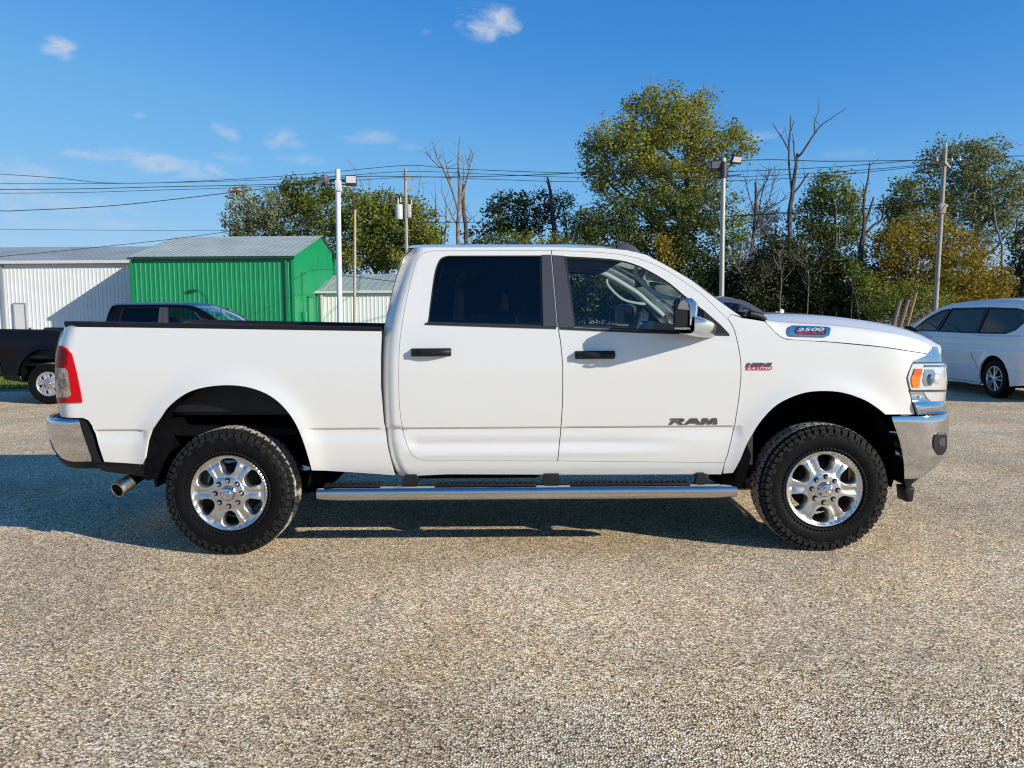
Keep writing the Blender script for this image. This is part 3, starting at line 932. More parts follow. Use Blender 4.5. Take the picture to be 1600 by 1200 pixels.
# --- front clip: chrome surround, grille, lamps
def clip(phi, z, out=0.0):
    a = nose(z); c, s = math.cos(phi), math.sin(phi)
    x = X0F + a * c ** (2 / NS); y = YC - YC * s ** (2 / NS)
    nx, ny = c ** (2 - 2 / NS) / a, -s ** (2 - 2 / NS) / YC
    l = math.hypot(nx, ny)
    return Vector((x + out * nx / l, y + g_base(z) * s + out * ny / l, z))
def phi_at(u, v):
    best = None
    for f in np.linspace(math.pi / 2 - .002, .55, 300):
        z = P(u, v, .1).z
        pu = proj(clip(f, z))[0]
        if best is None or abs(pu - u) < best[0]: best = (abs(pu - u), f, clip(f, z))
        if pu > u + 8: break
    return best[1]
def patch(rows_px, out, phi_end=None, n=16, back=.03, ridge=0):
    """rows: (v, u_start, u_end or None); a rounded skin on the nose with an edge turned back"""
    rows = []
    for (v, us, ue) in rows_px:
        f0 = phi_at(us, v); f1 = phi_end if ue is None else phi_at(ue, v)
        r = []
        for k in range(n + 1):
            f = f0 + (f1 - f0) * k / n
            p = clip(f, 1.2)
            z = P(us, v, p.y).z
            r.append((f, z))
        rows.append(r)
    g = [[clip(f, z, out + (ridge * math.sin(math.pi * min(1, max(0, (rows_px[i][0] - 626) / 24.0))) if ridge else 0)) for f, z in r] for i, r in enumerate(rows)]
    mb = MB(); mb.grid(g)
    loop = [g[0][k] for k in range(n + 1)] + [g[i][n] for i in range(1, len(g))] + [g[-1][k] for k in range(n - 1, -1, -1)] + [g[i][0] for i in range(len(g) - 2, 0, -1)]
    lz = [rows[0][k] for k in range(n + 1)] + [rows[i][n] for i in range(1, len(g))] + [rows[-1][k] for k in range(n - 1, -1, -1)] + [rows[i][0] for i in range(len(g) - 2, 0, -1)]
    inn = [clip(f, z, out - back) for f, z in lz]
    b = len(mb.v); k = len(loop)
    mb.add(loop + inn, [(i, (i + 1) % k, k + (i + 1) % k, k + i) for i in range(k)])
    return mb
PE = phi_at(1476, 600) * .55
grl = pair('headlight_surround', patch([(542, 1459, None), (549, 1452, None), (555, 1447, None), (560, 1436, None), (564, 1428, None), (575, 1422, None), (590, 1417, None), (603, 1419.5, None), (614, 1422, None), (624, 1424.5, None), (629, 1425.8, None), (633, 1426.8, None), (637, 1427.8, None), (641, 1428.8, None), (645, 1430, None), (648, 1431, None)], .002, PE, 22, ridge=.026), M['chrome'], TT)
hl = pair('headlight', patch([(567, 1429, None), (569, 1425, None), (580, 1420.5, None), (590, 1417.5, None), (600, 1419.5, None), (608, 1422, None), (611, 1424, None)], .008, PE * 1.12, 20), M['lampsilver'], TT)
pair('lower_lamp', patch([(613, 1442, None), (617, 1444, None), (622, 1447.5, None), (627, 1453, None), (629.5, 1460, None)], .008, PE * 1.25, 14), M['lampsilver'], hl)
pair('turn_signal', patch([(577, 1427, 1438.5), (582, 1425.5, 1438), (590, 1422.5, 1436), (598, 1422, 1435), (605, 1424.5, 1434)], .013, None, 8), M['amber'], hl)
pair('side_reflector', patch([(576, 1427, 1438.8), (580, 1425.8, 1438.4), (586, 1423.8, 1437.2)], .0145, None, 6), M['amber_dark'], hl)
mb = MB()
for (u, v, r) in ((1450, 591, .058),):
    f = phi_at(u, v); p = clip(f, P(u, v, .15).z, .002)
    n_ = (clip(f, p.z, .1) - clip(f, p.z, 0)).normalized()
    rot = n_.to_track_quat('Z', 'Y').to_matrix()
    mb.sphere(p, (.026, .040, .028), 16, 10, rot)
pair('projector', mb, M['lampdark'], hl)
mb = MB()
f = phi_at(1462, 590); p = clip(f, P(1462, 590, .2).z, -.01); n_ = (clip(f, p.z, .1) - clip(f, p.z, 0)).normalized()
mb.sphere(p, (.05, .05, .03), 14, 8, n_.to_track_quat('Z', 'Y').to_matrix())
pair('bulb', mb, M['lampsilver'], hl)
f = phi_at(1436, 619); p = clip(f, P(1433, 619, .1).z, .0)
mb = MB(); mb.sphere(p, (.014, .014, .014), 10, 6)
pair('marker_bulb', mb, M['lampsilver'], hl)
# dark reveal round the lamp and a light bar along its top
pair('lamp_bezel', patch([(565.5, 1429.5, None), (568, 1425.5, None)], .012, PE * 1.05, 14), M['badge_dark'], hl)
pair('lamp_bezel', patch([(609, 1421.5, None), (612, 1424, None)], .012, PE * 1.05, 14), M['badge_dark'], hl)
pair('light_bar', patch([(570, 1443, None), (573, 1442, None)], .016, PE * 1.1, 12), M['lampdark'], hl)
pair('inner_reflector', patch([(577, 1444, 1456), (584, 1441, 1459), (596, 1440, 1458), (603, 1443, 1452)], .012, None, 8), M['lampblue'], hl)
# grille across the front
mb = MB(); rows = []
for z in np.linspace(.90, 1.24, 6):
    rows.append([clip(f, z, -.03) for f in list(np.linspace(PE * 1.3, .02, 10))] + [Vector((p.x, 2 * YC - p.y, p.z)) for p in [clip(f, z, -.03) for f in np.linspace(.02, PE * 1.3, 10)]])
grille = MB().grid(rows, flip=True).build('grille', M['plastic'], truck, origin=ORG)
mb = MB()
for z in (.96, 1.07, 1.18):
    pts = [clip(f, z, .0) for f in np.linspace(PE * 1.2, .02, 10)]
    pts += [Vector((p.x, 2 * YC - p.y, p.z)) for p in pts[::-1]]
    mb.tube(pts, .022, 8)
mb.build('grille_bar', M['chrome'], grille, origin=ORG)

# --- bumpers
def bumper(rows_px, Ys, n_exp, sx, x_in, nphi=30):
    """rows (v, u_start, u_silhouette); superellipse in plan, sx=+1 nose, -1 tail"""
    g = []
    for (v, us, ue, yo) in rows_px:
        z = P(us, v, Ys + yo).z; xs = P(us, v, Ys + yo).x
        b = YC - Ys - yo
        lo, hi = .05, 1.4
        for _ in range(28):
            a = (lo + hi) / 2
            e = [proj((xs + sx * a * math.cos(f) ** (2 / n_exp), YC - b * math.sin(f) ** (2 / n_exp), z))[0] for f in np.linspace(.04, 1.53, 60)]
            if (max(e) < ue if sx > 0 else min(e) > ue): lo = a
            else: hi = a
        a = (lo + hi) / 2
        r = [Vector((xs + sx * a * math.cos(f) ** (2 / n_exp), YC - b * math.sin(f) ** (2 / n_exp), z)) for f in math.pi / 2 - (np.linspace(0, 1, nphi) ** 1.5) * math.pi / 2]
        g.append(r + [Vector((p.x, 2 * YC - p.y, p.z)) for p in r[:-1][::-1]])
    return g
fb = bumper([(653.5, 1394, 1471, .035), (650.5, 1394, 1477, .016), (651, 1394, 1480, .006), (655, 1394, 1482, 0), (662, 1396.5, 1483, 0), (672, 1400, 1483, .002), (690, 1406, 1482, .004), (705, 1409.5, 1480.5, .006), (721, 1412, 1476, .010), (735, 1413, 1464, .02), (743, 1413, 1451, .03), (748, 1413, 1442, .045), (749.5, 1416, 1436, .07)], .005, 3.2, 1, 0)
front_bumper = MB().grid(fb, flip=True).build('front_bumper', M['chrome'], truck, origin=ORG, angle=60)
# fog-lamp pocket let into each end of the bumper
def on_bumper(u, v):
    best = None
    for r0, r1 in zip(fb[:-1], fb[1:]):
        for k in range(len(r0) // 2):
            for t in (0, .25, .5, .75):
                p = r0[k].lerp(r1[k], t); d = proj(p)
                e = (d[0] - u) ** 2 + (d[1] - v) ** 2
                if best is None or e < best[0]: best = (e, p)
    return best[1]
from mathutils.bvhtree import BVHTree
_ff, _fv = [], [p for r in fb for p in r]
_nc = len(fb[0])
for i_ in range(len(fb) - 1):
    for k_ in range(_nc - 1): _ff.append((i_ * _nc + k_, i_ * _nc + k_ + 1, (i_ + 1) * _nc + k_ + 1, (i_ + 1) * _nc + k_))
_bvh = BVHTree.FromPolygons(_fv, _ff)
def on_bumper(u, v):
    for du in np.linspace(0, 14, 29):
        h = _bvh.ray_cast(CAM, px_dir(u - du, v).normalized())
        if h[0] is not None: return h[0]
    return P(u, v, .2)
def bumper_patch(rws, off, nu=7):
    g = []
    for v, a, b in rws:
        r = []
        for k in range(nu):
            u = a + (b - a) * k / (nu - 1)
            r.append(on_bumper(u, v) + Vector((.70, -.70, 0)) * off)
        g.append(r)
    mb = MB().grid(g)
    lp = [g[0][k] for k in range(nu)] + [g[i_][nu - 1] for i_ in range(1, len(g))] + [g[-1][k] for k in range(nu - 2, -1, -1)] + [g[i_][0] for i_ in range(len(g) - 2, 0, -1)]
    n_ = len(lp); b0 = len(mb.v)
    return mb.add(lp + [p - Vector((.70, -.70, 0)) * (off + .02) for p in lp], [(i_, (i_ + 1) % n_, n_ + (i_ + 1) % n_, n_ + i_) for i_ in range(n_)])
fog = pair('fog_lamp', bumper_patch([(676, 1465, 1474), (679, 1460, 1477), (684, 1457.5, 1478), (692, 1456.5, 1478), (700, 1457.5, 1478), (706, 1461, 1475), (711, 1465, 1470)], .008), M['plastic'], [front_bumper, front_bumper], angle=60)
pair('lamp_face', bumper_patch([(684, 1466, 1473.5), (687, 1465, 1474), (694, 1465, 1474), (697, 1466, 1473)], .012, 5), M['badge_grey'], fog, angle=60)
pair('pocket_rim', bumper_patch([(676.5, 1465, 1473), (678.5, 1461.5, 1474)], .012, 5), M['chrome'], fog, angle=60)
# air dam under the bumper
ad = bumper([(746, 1413, 1445, .03), (756, 1414, 1428, .05), (764, 1416, 1420, .09)], .02, 3.0, 1, 0)
dam = MB().grid(ad, flip=True)
dam.box(P(1419, 772, .16) + Vector((0, .04, 0)), (.05, .12, .10), r=.01, taper=(1.5, 1))
dam.build('air_dam', M['plastic'], truck, origin=ORG, angle=50)

rb = bumper([(655.5, 122, 79, .05), (653.8, 120, 76.5, .03), (654.5, 121, 75, .012), (657, 123, 73.5, .002), (662, 125, 72.6, 0), (672, 127.5, 73, 0), (690, 133.5, 76, .004), (706, 139, 82, .012), (717, 142.5, 90, .03), (721, 143, 98, .05), (723, 143, 104, .07)], .005, 3.4, -1, 0)
rear_bumper = MB().grid(rb).build('rear_bumper', M['chrome'], truck, origin=ORG, angle=60)
mb = MB()
loop_ = [P(u, v, .012) for u, v in ((112, 652.5), (124, 653.2), (133, 656.5), (138, 664), (143, 682), (149, 702), (157, 723), (146.5, 723), (139, 703), (131, 682), (126, 664), (119, 657))]
mb.prism(loop_, (.02, .22, 0))
step = pair('bumper_step_pad', mb, M['plastic'], [rear_bumper, rear_bumper])
mb = MB()
vb = bumper([(716, 150, 87, .03), (724, 158, 93, .04), (732, 158, 103, .05)], .02, 3.4, -1, 0)
mb.grid(vb)
mb.build('bumper_valance', M['plastic'], rear_bumper, origin=ORG)
mb = MB()
mb.grid([[P(163, 719, .035), P(222, 724, .03)], [P(150, 727, .05), P(230, 734, .04)], [P(158, 734, .08), P(236, 747, .08)], [P(160, 736, .5), P(236, 747, .5)]])
pair('rear_valance', mb, M['plastic'], TT)
# mud flaps
mb = MB()
f0 = [P(u, v, .02) for u, v in ((238, 672), (226, 722), (224, 748), (232, 751), (240, 748), (250, 718), (256, 690), (262, 657), (250, 658))]
mb.prism(f0, (0.04, .26, 0))
pair('mud_flap', mb, M['liner'], TT)
mb = MB()
f0 = [P(u, v, .025) for u, v in ((1167, 694), (1152, 735), (1148, 751), (1160, 757), (1166, 742), (1174, 712))]
mb.prism(f0, (0.02, .26, 0))
pair('mud_flap', mb, M['liner'], TT)

# --- wheel houses and underbody
def wheelhouse(ax, az, R):
    mb = MB(); rows = []
    for a in np.linspace(-.10 * math.pi, 1.10 * math.pi, 25):
        rows.append([Vector((ax + (R + .02) * math.cos(a), y, az + (R + .02) * math.sin(a))) for y in (.035, .25, .52)])
    mb.grid(rows)
    mb.add([Vector((ax, .52, az))] + [r[2] for r in rows], [(0, i + 1, i + 2) for i in range(len(rows) - 1)])
    return mb
pair('wheel_liner', wheelhouse(*ARC_R), M['liner'], TT)
pair('wheel_liner', wheelhouse(*ARC_F), M['liner'], TT)
mb = MB()
for yy in (.52, 2 * YC - .52):
    mb.box((-.1, yy, .62), (5.3, .08, .16), r=.01)
mb.box((.38, YC, .545), (2.45, 1.86, .05)).box((-1.85, YC, .80), (2.0, 1.8, .05)).box((2.15, YC, .60), (.9, 1.1, .16), r=.02)
mb.box((-.25, .62, .50), (.9, .34, .20), r=.04).box((-2.6, YC, .70), (.3, 1.2, .12))
for xx in (-.3, .5, 1.2): mb.box((xx, YC, .60), (.1, 1.0, .1))
mb.build('chassis', M['under'], truck, origin=ORG)
for xx, nm in ((AX_R, 'rear_axle'), (AX_F, 'front_axle')):
    mb = MB(); mb.cyl((xx, .3, WZ), (xx, 2 * YC - .3, WZ), .05, n=14); mb.sphere((xx, YC - .1, WZ), (.16, .15, .16), 14, 10)
    for yy in (.42, 2 * YC - .42):
        pts = smooth_line([(xx - .62, yy, .62), (xx - .2, yy, .52), (xx, yy, .50), (xx + .2, yy, .52), (xx + .62, yy, .62)], 4)
        mb.tube(pts, [(.035, .02)] * len(pts), 8)
        mb.tube([(xx - .06, yy + .09, .40), (xx + .12, yy + .12, .85)], .028, 8)
    mb.build(nm, M['under'], truck, origin=ORG)
# exhaust
mb = MB()
tip1, tip0 = P(183, 766, .14), P(204, 752, .18)
pipe = smooth_line([P(196, 757, .165), P(225, 738, .23), P(262, 712, .32), P(300, 690, .45), P(360, 690, .62), P(450, 720, .62)], 4)
mb.tube(pipe, .040, 14)
ex = mb.build('exhaust_pipe', M['under'], truck, origin=ORG)
ax_ = (tip1 - tip0).normalized()
mb = MB()
pth = [tip0, tip1]
n = 20
side1 = ax_.cross(Vector((0, 0, 1))).normalized(); side2 = side1.cross(ax_)
ro, ri = .050, .045
def ring(c, r, slope):
    return [c + side1 * (r * math.cos(a)) + side2 * (r * math.sin(a)) + ax_ * (slope * (side1 * (r * math.cos(a)) + side2 * (r * math.sin(a))).dot(Vector((.25, 1, .25)))) for a in np.linspace(0, 2 * math.pi, n, endpoint=False)]
mb.grid([ring(tip0, ro * .97, 0), ring(tip1, ro, .9), ring(tip1, ri, .9), ring(tip0 - ax_ * .02, ri, 0)], close_u=True)
et = mb.build('exhaust_tip', M['steel'], ex, origin=ORG)
rg_ = ring(tip1 - ax_ * .004, ri - .001, .9)
MB().add(rg_, [tuple(range(n))]).build('dark_mouth_disc', M['under'], et, origin=ORG)  # flat dark disc stands in for the unlit inside of the tip
mb = MB(); mb.cyl(P(240, 668, .45), P(262, 706, .40), .03, n=12)
pair('shock_absorber', mb, M['int_grey'], TT)

# --- side step
mb = MB()
s0, s1 = P(496, 768.5, -.05), P(1150, 769.5, -.05)
ZB = P(820, 769, -.05).z
bp = [Vector((x, -.035, ZB)) for x in np.linspace(s0.x, s1.x, 24)]
rr = [(.052 if 0 < i < 23 else .040) for i in range(24)]
rows = []
for i, p in enumerate(bp):
    k = 1.0 if 1 <= i <= 22 else .8
    dent = .004 * math.exp(-((p.x - P(782, 768, -.05).x) / .05) ** 2)
    rows.append([Vector((p.x, p.y - (.058 - dent) * k * math.copysign(abs(math.cos(a)) ** .75, math.cos(a)), p.z + .046 * k * math.copysign(abs(math.sin(a)) ** .75, math.sin(a)))) for a in np.linspace(0, 2 * math.pi, 28, endpoint=False)])
mb.grid(rows, close_u=True)
mb.f.append(tuple(range(28))); mb.f.append(tuple(range(23 * 28, 24 * 28))[::-1])
steps = pair('side_step', mb, M['step_chrome'], TT, angle=45)
for (u0, u1) in ((508, 596), (680, 838), (890, 1076)):
    a, b = P(u0, 757, -.02).x, P(u1, 757, -.02).x
    mb = MB(); mb.box(((a + b) / 2, -.03, ZB + .0485), (b - a, .085, .010), r=.003)
    k = int((b - a) / .035)
    for i in range(k):
        mb.box((a + (i + .5) * (b - a) / k, -.03, ZB + .057), (.014, .075, .010))
    pair('tread_pad', mb, M['plastic'], steps)
for (u0, u1) in ((629, 654), (846, 875), (1083, 1100)):
    a, b = P(u0, 747, .05).x, P(u1, 747, .05).x
    mb = MB(); mb.prism([(a, -.01, ZB + .035), (b, -.01, ZB + .035), (b - .01, .0, ZB + .105), (a + .02, .0, ZB + .105)], (0, .05, 0))
    mb.box(((a + b) / 2 + .03, .16, ZB + .07), (.05, .30, .05), r=.006)
    pair('step_bracket', mb, M['plastic'], steps)

# --- towing mirrors
hu0, hu1, hv0, hv1 = 1052.5, 1076.5, 466, 513
Yo = -.30
A = P(hu0, hv0, Yo); B = P(hu1, hv1, Yo)
x0, x1, z1, z0 = A.x, B.x, A.z, B.z
def rrect(xa, xb, za, zb, y, r=.02, n=4):
    pts = []
    for (cx, cz, a0) in ((xb - r, zb - r, 0), (xa + r, zb - r, 90), (xa + r, za + r, 180), (xb - r, za + r, 270)):
        for k in range(n + 1):
            a = math.radians(a0 + 90 * k / n); pts.append(Vector((cx + r * math.cos(a), y, cz + r * math.sin(a))))
    return pts
mb = MB()
sh = lambda y: .24 * (y - Yo)
rings = [rrect(x0 + .012, x1 - .010, z0 + .012, z1 - .02, Yo, .016), rrect(x0 + sh(Yo + .02), x1, z0, z1 - .004, Yo + .02, .024), rrect(x0 + sh(Yo + .1), x1 + .02, z0, z1, Yo + .10, .03), rrect(x0 + sh(Yo + .2), x1 + .045, z0, z1, Yo + .20, .03), rrect(x0 + sh(Yo + .25), x1 + .035, z0 + .02, z1 - .02, Yo + .25, .03)]
mb.grid(rings, close_u=True, flip=True)
k = len(rings[0]); mb.f.append(tuple(range(k))); mb.f.append(tuple(range(4 * k, 5 * k))[::-1])
mir = pair('wing_mirror', mb, M['plastic'], fd, angle=40)
# chrome cap: outboard upper corner and the forward face
zb = z0 + .018
mb = MB(); rows = []
for yy, ex in ((Yo - .004, 0), (Yo + .012, .010), (Yo + .05, .045), (Yo + .12, .075), (Yo + .20, .085), (Yo + .25, .07)):
    zt = z1 + .003 - (.02 if ex == 0 else 0); xl = x0 + .024 + sh(yy) + ex * .4
    rows.append([Vector((xl, yy, zt - .02)), Vector((xl + .016, yy, zt)), Vector((x1 - .012 + ex * .8, yy, zt - .002)), Vector((x1 + .003 + ex, yy, zt - .03)), Vector((x1 + .005 + ex, yy, zb + .03)), Vector((x1 + .004 + ex * .9, yy, zb))])
mb.grid(rows)
zt = z1 - .012; zc = z0 + .115
mb.add([Vector((x0 + .024, Yo - .004, zc)), Vector((x0 + .028, Yo - .004, zt - .03)), Vector((x0 + .044, Yo - .004, zt - .004)), Vector((x1 - .03, Yo - .004, zt)), Vector((x1 - .012, Yo - .004, zt - .012)), Vector((x1 + .001, Yo - .002, zc - .006))], [(0, 1, 2, 3, 4, 5)])
pair('mirror_cap', mb, M['satin'], mir, angle=50)
mb = MB(); mb.tube(smooth_line([(x0 + .008, Yo + .0, z0 + .004), (x1 - .02, Yo - .002, z0 + .001), (x1 + .03, Yo + .06, z0 - .004), (x1 + .06, Yo + .2, z0)], 4), [(.007, .008)] * 13, 8)
pair('mirror_trim', mb, M['chrome'], mir)
def rr_yz(yc, xa, xb, za, zb, r=.03): return rrect(xa, xb, za, zb, yc, r)
mb = MB(); secs = [rr_yz(-.27, .985, 1.10, 1.437, 1.55), rr_yz(-.16, 1.05, 1.185, 1.417, 1.535), rr_yz(-.06, 1.12, 1.265, 1.405, 1.515), rr_yz(.03, 1.18, 1.315, 1.402, 1.498)]
mb.grid(secs, close_u=True, flip=True)
pair('mirror_arm', mb, M['satin'], mir, angle=60)

# --- lettering
def text_mb(s, w, h, depth, shear=0.0, bold=.0):
    cu = bpy.data.curves.new('t', 'FONT'); cu.body = s; cu.extrude = .03; cu.offset = bold; cu.shear = shear; cu.resolution_u = 3
    o = bpy.data.objects.new('t', cu); COL.objects.link(o)
    dg = bpy.context.evaluated_depsgraph_get(); me = bpy.data.meshes.new_from_object(o.evaluated_get(dg))
    vs = [v.co.copy() for v in me.vertices]; fs = [tuple(p.vertices) for p in me.polygons]
    bpy.data.objects.remove(o); bpy.data.meshes.remove(me); bpy.data.curves.remove(cu)
    xa, xb = min(v.x for v in vs), max(v.x for v in vs); ya, yb = min(v.y for v in vs), max(v.y for v in vs)
    mb = MB(); mb.add([Vector(((v.x - xa) / (xb - xa) * w, -depth * (v.z / .03), (v.y - ya) / (yb - ya) * h)) for v in vs], fs)
    return mb
def place_text(name, s, u0, v0, u1, v1, mat_, parent, depth=.004, yo=0.0, shear=.25, bold=.02, yf=y_side, tilt=True):
    Y = yf(*q((u0 + u1) / 2, (v0 + v1) / 2)) if yf else 0
    a, b = P(u0, v1, Y), P(u1, v0, Y)
    mb = text_mb(s, b.x - a.x, b.z - a.z, depth, shear, bold)
    sl = (P(u1, v1, Y).z - a.z) / (b.x - a.x)
    for p in mb.v:
        z = a.z + p.z
        x = a.x + p.x
        yy = yf(x, z) if yf else 0
        p.x, p.y, p.z = x, yy + p.y + yo, z
    return mb.build(name, mat_, parent, origin=ORG, smooth=False, fix=False)
# wide door lettering drawn letter by letter
def wide_letters(u0, v0, u1, v1, parent):
    Y = y_side(*q((u0 + u1) / 2, (v0 + v1) / 2)); a, b = P(u0, v1, Y), P(u1, v0, Y)
    Wd, H = b.x - a.x, b.z - a.z
    R = [[(0, 0), (.055, 0), (.085, .36), (.15, .36), (.22, 0), (.30, 0), (.225, .40), (.29, .46), (.31, .60), (.31, .84), (.28, 1), (.03, 1), (.025, .74), (.225, .74), (.235, .66), (.225, .60), (.045, .60)]]
    Aa = [[(.31, 0), (.385, 0), (.41, .2), (.56, .2), (.585, 0), (.665, 0), (.57, 1), (.44, 1)]]
    Mm = [[(.665, 0), (.735, 0), (.755, .64), (.80, .0), (.87, 0), (.92, .64), (.925, 0), (1, 0), (.985, 1), (.885, 1), (.84, .42), (.79, 1), (.69, 1)]]
    for L in (R, Aa, Mm):
        mb = MB()
        for poly in L:
            pts = [Vector((a.x + x * Wd, y_side(a.x + x * Wd, a.z + z * H) - .006, a.z + z * H)) for x, z in poly]
            mb.prism(pts, (0, .008, 0))
        mb.build('letter', M['badge_grey'], parent, origin=ORG, smooth=False)
wide_letters(1046, 653.2, 1121, 663.4, fd[0])
# engine badge on the fender
mb = panel(qs([(1165.5, 572.4), (1206.5, 572.4), (1206.5, 576), (1203, 578.5), (1165.5, 578.5)]), [], y_side, .02, .004, lift=.003)
eb = mb.build('badge', M['badge_red'], ff[0], origin=ORG)
place_text('letter', 'HEMI', 1166, 566.6, 1206.5, 572.2, M['badge_grey'], eb, .004, -.004, .2, .045)
place_text('letter', '6.4 LITER', 1167.5, 573.4, 1205, 577.6, M['lampsilver'], eb, .0015, -.005, .2, .03)
# badge let into the side of the hood
def y_hood(x, z):
    e = zE(x); s = zS(x); t = (z - e) / max(.02, (s - e)); ye = y_side(x, e)
    return ye + float(np.interp(t, [0, .40, .74, .92, .985, 1.0], [0, .010, .022, .034, .048, .060]))
def qh(pts): return [q(u, v, y_hood) for u, v in pts]
hb_px = [(1231, 517), (1232.5, 510.5), (1237, 508.3), (1262, 509.0), (1291, 510.3), (1296.5, 512), (1296.5, 517), (1294, 524.5), (1289, 526), (1262, 525.2), (1236, 524.4), (1232.5, 522)]
in_px = [(1239.5, 517), (1241, 512.2), (1244, 511.2), (1286, 512.5), (1289.5, 514), (1288.5, 522), (1286, 523.6), (1243, 522.6), (1240.5, 520.5)]
hbq, inq = qh(hb_px), qh(in_px)
hbadge = panel(hbq, [inq], y_hood, .012, .02, lift=.012).build('badge', M['chrome'], hood, origin=ORG)
panel(inset(inq, -.001), [], y_hood, .012, .004, lift=.008).build('badge_plate', M['badge_dark'], hood, origin=ORG)
place_text('letter', '2500', 1243, 511.8, 1287.5, 517.6, M['lampsilver'], hbadge, .003, -.011, .3, .03, yf=y_hood)
place_text('letter', 'HEAVY DUTY', 1243, 518.6, 1287, 522.4, M['badge_red'], hbadge, .002, -.010, .2, .02, yf=y_hood)

# --- cabin
mb = MB()
mb.box((.40, YC, .60), (2.3, 1.7, .05)).box((1.58, YC, 1.0), (.05, 1.7, .9))
rows = []
for v in np.linspace(-1, 1, 11):
    yy = YC + v * .86
    hum = .05 * math.exp(-((yy - 1.48) / .2) ** 2)
    rows.append([Vector((1.02, yy, 1.05)), Vector((1.00, yy, 1.30)), Vector((1.06, yy, 1.42 + hum)), Vector((1.16, yy, 1.455 + hum)), Vector((1.40, yy, 1.47)), Vector((1.66, yy, 1.46))])
mb.grid(rows)
mb.build('dashboard', M['int_dark'], truck, origin=ORG)
mb = MB()
for yy in (.075, 2 * YC - .075):
    mb.box((.42, yy, 1.0), (2.3, .03, .86))
mb.build('door_lining', M['int_dark'], truck, origin=ORG)
sw = Vector((.98, 1.48, 1.385)); t = math.radians(24)
axis = Vector((-math.cos(t), 0, math.sin(t)))
e1 = Vector((0, 1, 0)); e2 = axis.cross(e1)
mb = MB()
mb.tube([sw + e1 * (.19 * math.cos(a)) + e2 * (.19 * math.sin(a)) for a in np.linspace(0, 2 * math.pi, 33)], .017, 8, cap=False)
for a in (.1, math.pi - .1, -math.pi / 2):
    mb.tube([sw + axis * -.02, sw + e1 * (.185 * math.cos(a)) + e2 * (.185 * math.sin(a))], [.03, .018], 8)
mb.sphere(sw - axis * .02, (.07, .07, .06), 12, 8); mb.tube([sw - axis * .03, sw - axis * .32], .03, 8)
mb.build('steering_wheel', M['int_dark'], truck, origin=ORG)
# far front pillar trim with its grab handle
for s_, nm in ((1, 'far'), (-1, 'near')):
    pil = [Vector((x - .045, 2 * YC - y_side(x, z) - .065 if s_ > 0 else y_side(x, z) + .05, z - .025)) for x, z in qs([(985, 397), (1010, 405), (1046, 424), (1077, 442), (1100, 460), (1135, 487)])]
    mb = MB(); mb.tube(smooth_line(pil, 3), [(.052, .030) if s_ > 0 else (.03, .02)] * 16, 10)
    pl = mb.build('pillar_lining', M['int_grey'], truck, origin=ORG, angle=60)
    a, b = pil[1], pil[4]
    mb = MB(); mb.tube(smooth_line([a, a.lerp(b, .08) + Vector((-.035, -s_ * .05, -.06)), a.lerp(b, .5) + Vector((-.05, -s_ * .05, -.085)), a.lerp(b, .9) + Vector((-.03, -s_ * .05, -.03)), b], 4), .014, 8)
    mb.build('grab_handle', M['int_grey'], pl, origin=ORG)
def seat(name, x, y, w, m_):
    mb = MB()
    R_ = Matrix.Rotation(math.radians(14), 3, 'Y').inverted()
    mb.box((x + .25, y, .92), (.52, w, .16), r=.05)
    mb.box((x - .05, y, 1.26), (.15, w, .66), rot=R_, r=.06)
    s = mb.build(name, m_, truck, origin=ORG)
    k = max(1, int(w / .5))
    for i in range(k):
        mb = MB(); mb.box((x - .16, y + (i - (k - 1) / 2) * .5, 1.66), (.10, .27, .19), rot=R_, r=.04)
        mb.build('headrest', M['int_grey'] if name == 'rear_seat' else m_, s, origin=ORG)
seat('front_seat', .08, .55, .52, M['seat']); seat('front_seat', .08, 2 * YC - .55, .52, M['seat'])
seat('rear_seat', -.52, YC, 1.5, M['seat'])
mb = MB(); p = P(985, 408, YC)
mb.box((.98, YC, 1.80), (.03, .24, .075), r=.012); mb.tube([(.99, YC, 1.82), (1.04, YC, 1.92)], .012, 8)
mb.build('interior_mirror', M['int_dark'], truck, origin=ORG)

# ------------------------------------------------------------------ wheels
def tyre_mesh(name, R=WR):
    k = R / .41
    prof = [(.236, .04), (.246, .022), (.252, .010), (.262, .006), (.268, .010), (.276, .006), (.30, -.002), (.33, -.002), (.345, .002), (.350, -.001), (.366, .006), (.380, .016), (.395, .030), (.400, .05),
            (.402, .14), (.400, .222), (.391, .24), (.380, .256), (.35, .268), (.30, .27), (.26, .26), (.236, .235)]
    mb = MB(); mb.lathe([(r * k, h) for r, h in prof], 96)
    return mb
def blocks(mb, spec, n, R):
    """raised rubber blocks: spec rows (y0, y1, r_in, r_out, frac, phase, skew)"""
    for (y0, y1, ra0, ra1, rb0, rb1, fr, ph, sk) in spec:
        for i in range(n):
            w = 2 * math.pi / n
            a0 = (i + ph) * w; a1 = a0 + w * fr
            vs = []
            for (y, ri, ro, s) in ((y0, ra0, ra1, 0), (y1, rb0, rb1, sk * w)):
                for a, r in ((a0 + s, ri), (a1 + s, ri), (a1 + s - .08 * w, ro), (a0 + s + .08 * w, ro)):
                    vs.append(Vector((r * R / .41 * math.cos(a), y, r * R / .41 * math.sin(a))))
            mb.add(vs, [(0, 1, 2, 3), (7, 6, 5, 4), (0, 4, 5, 1), (1, 5, 6, 2), (2, 6, 7, 3), (3, 7, 4, 0)])
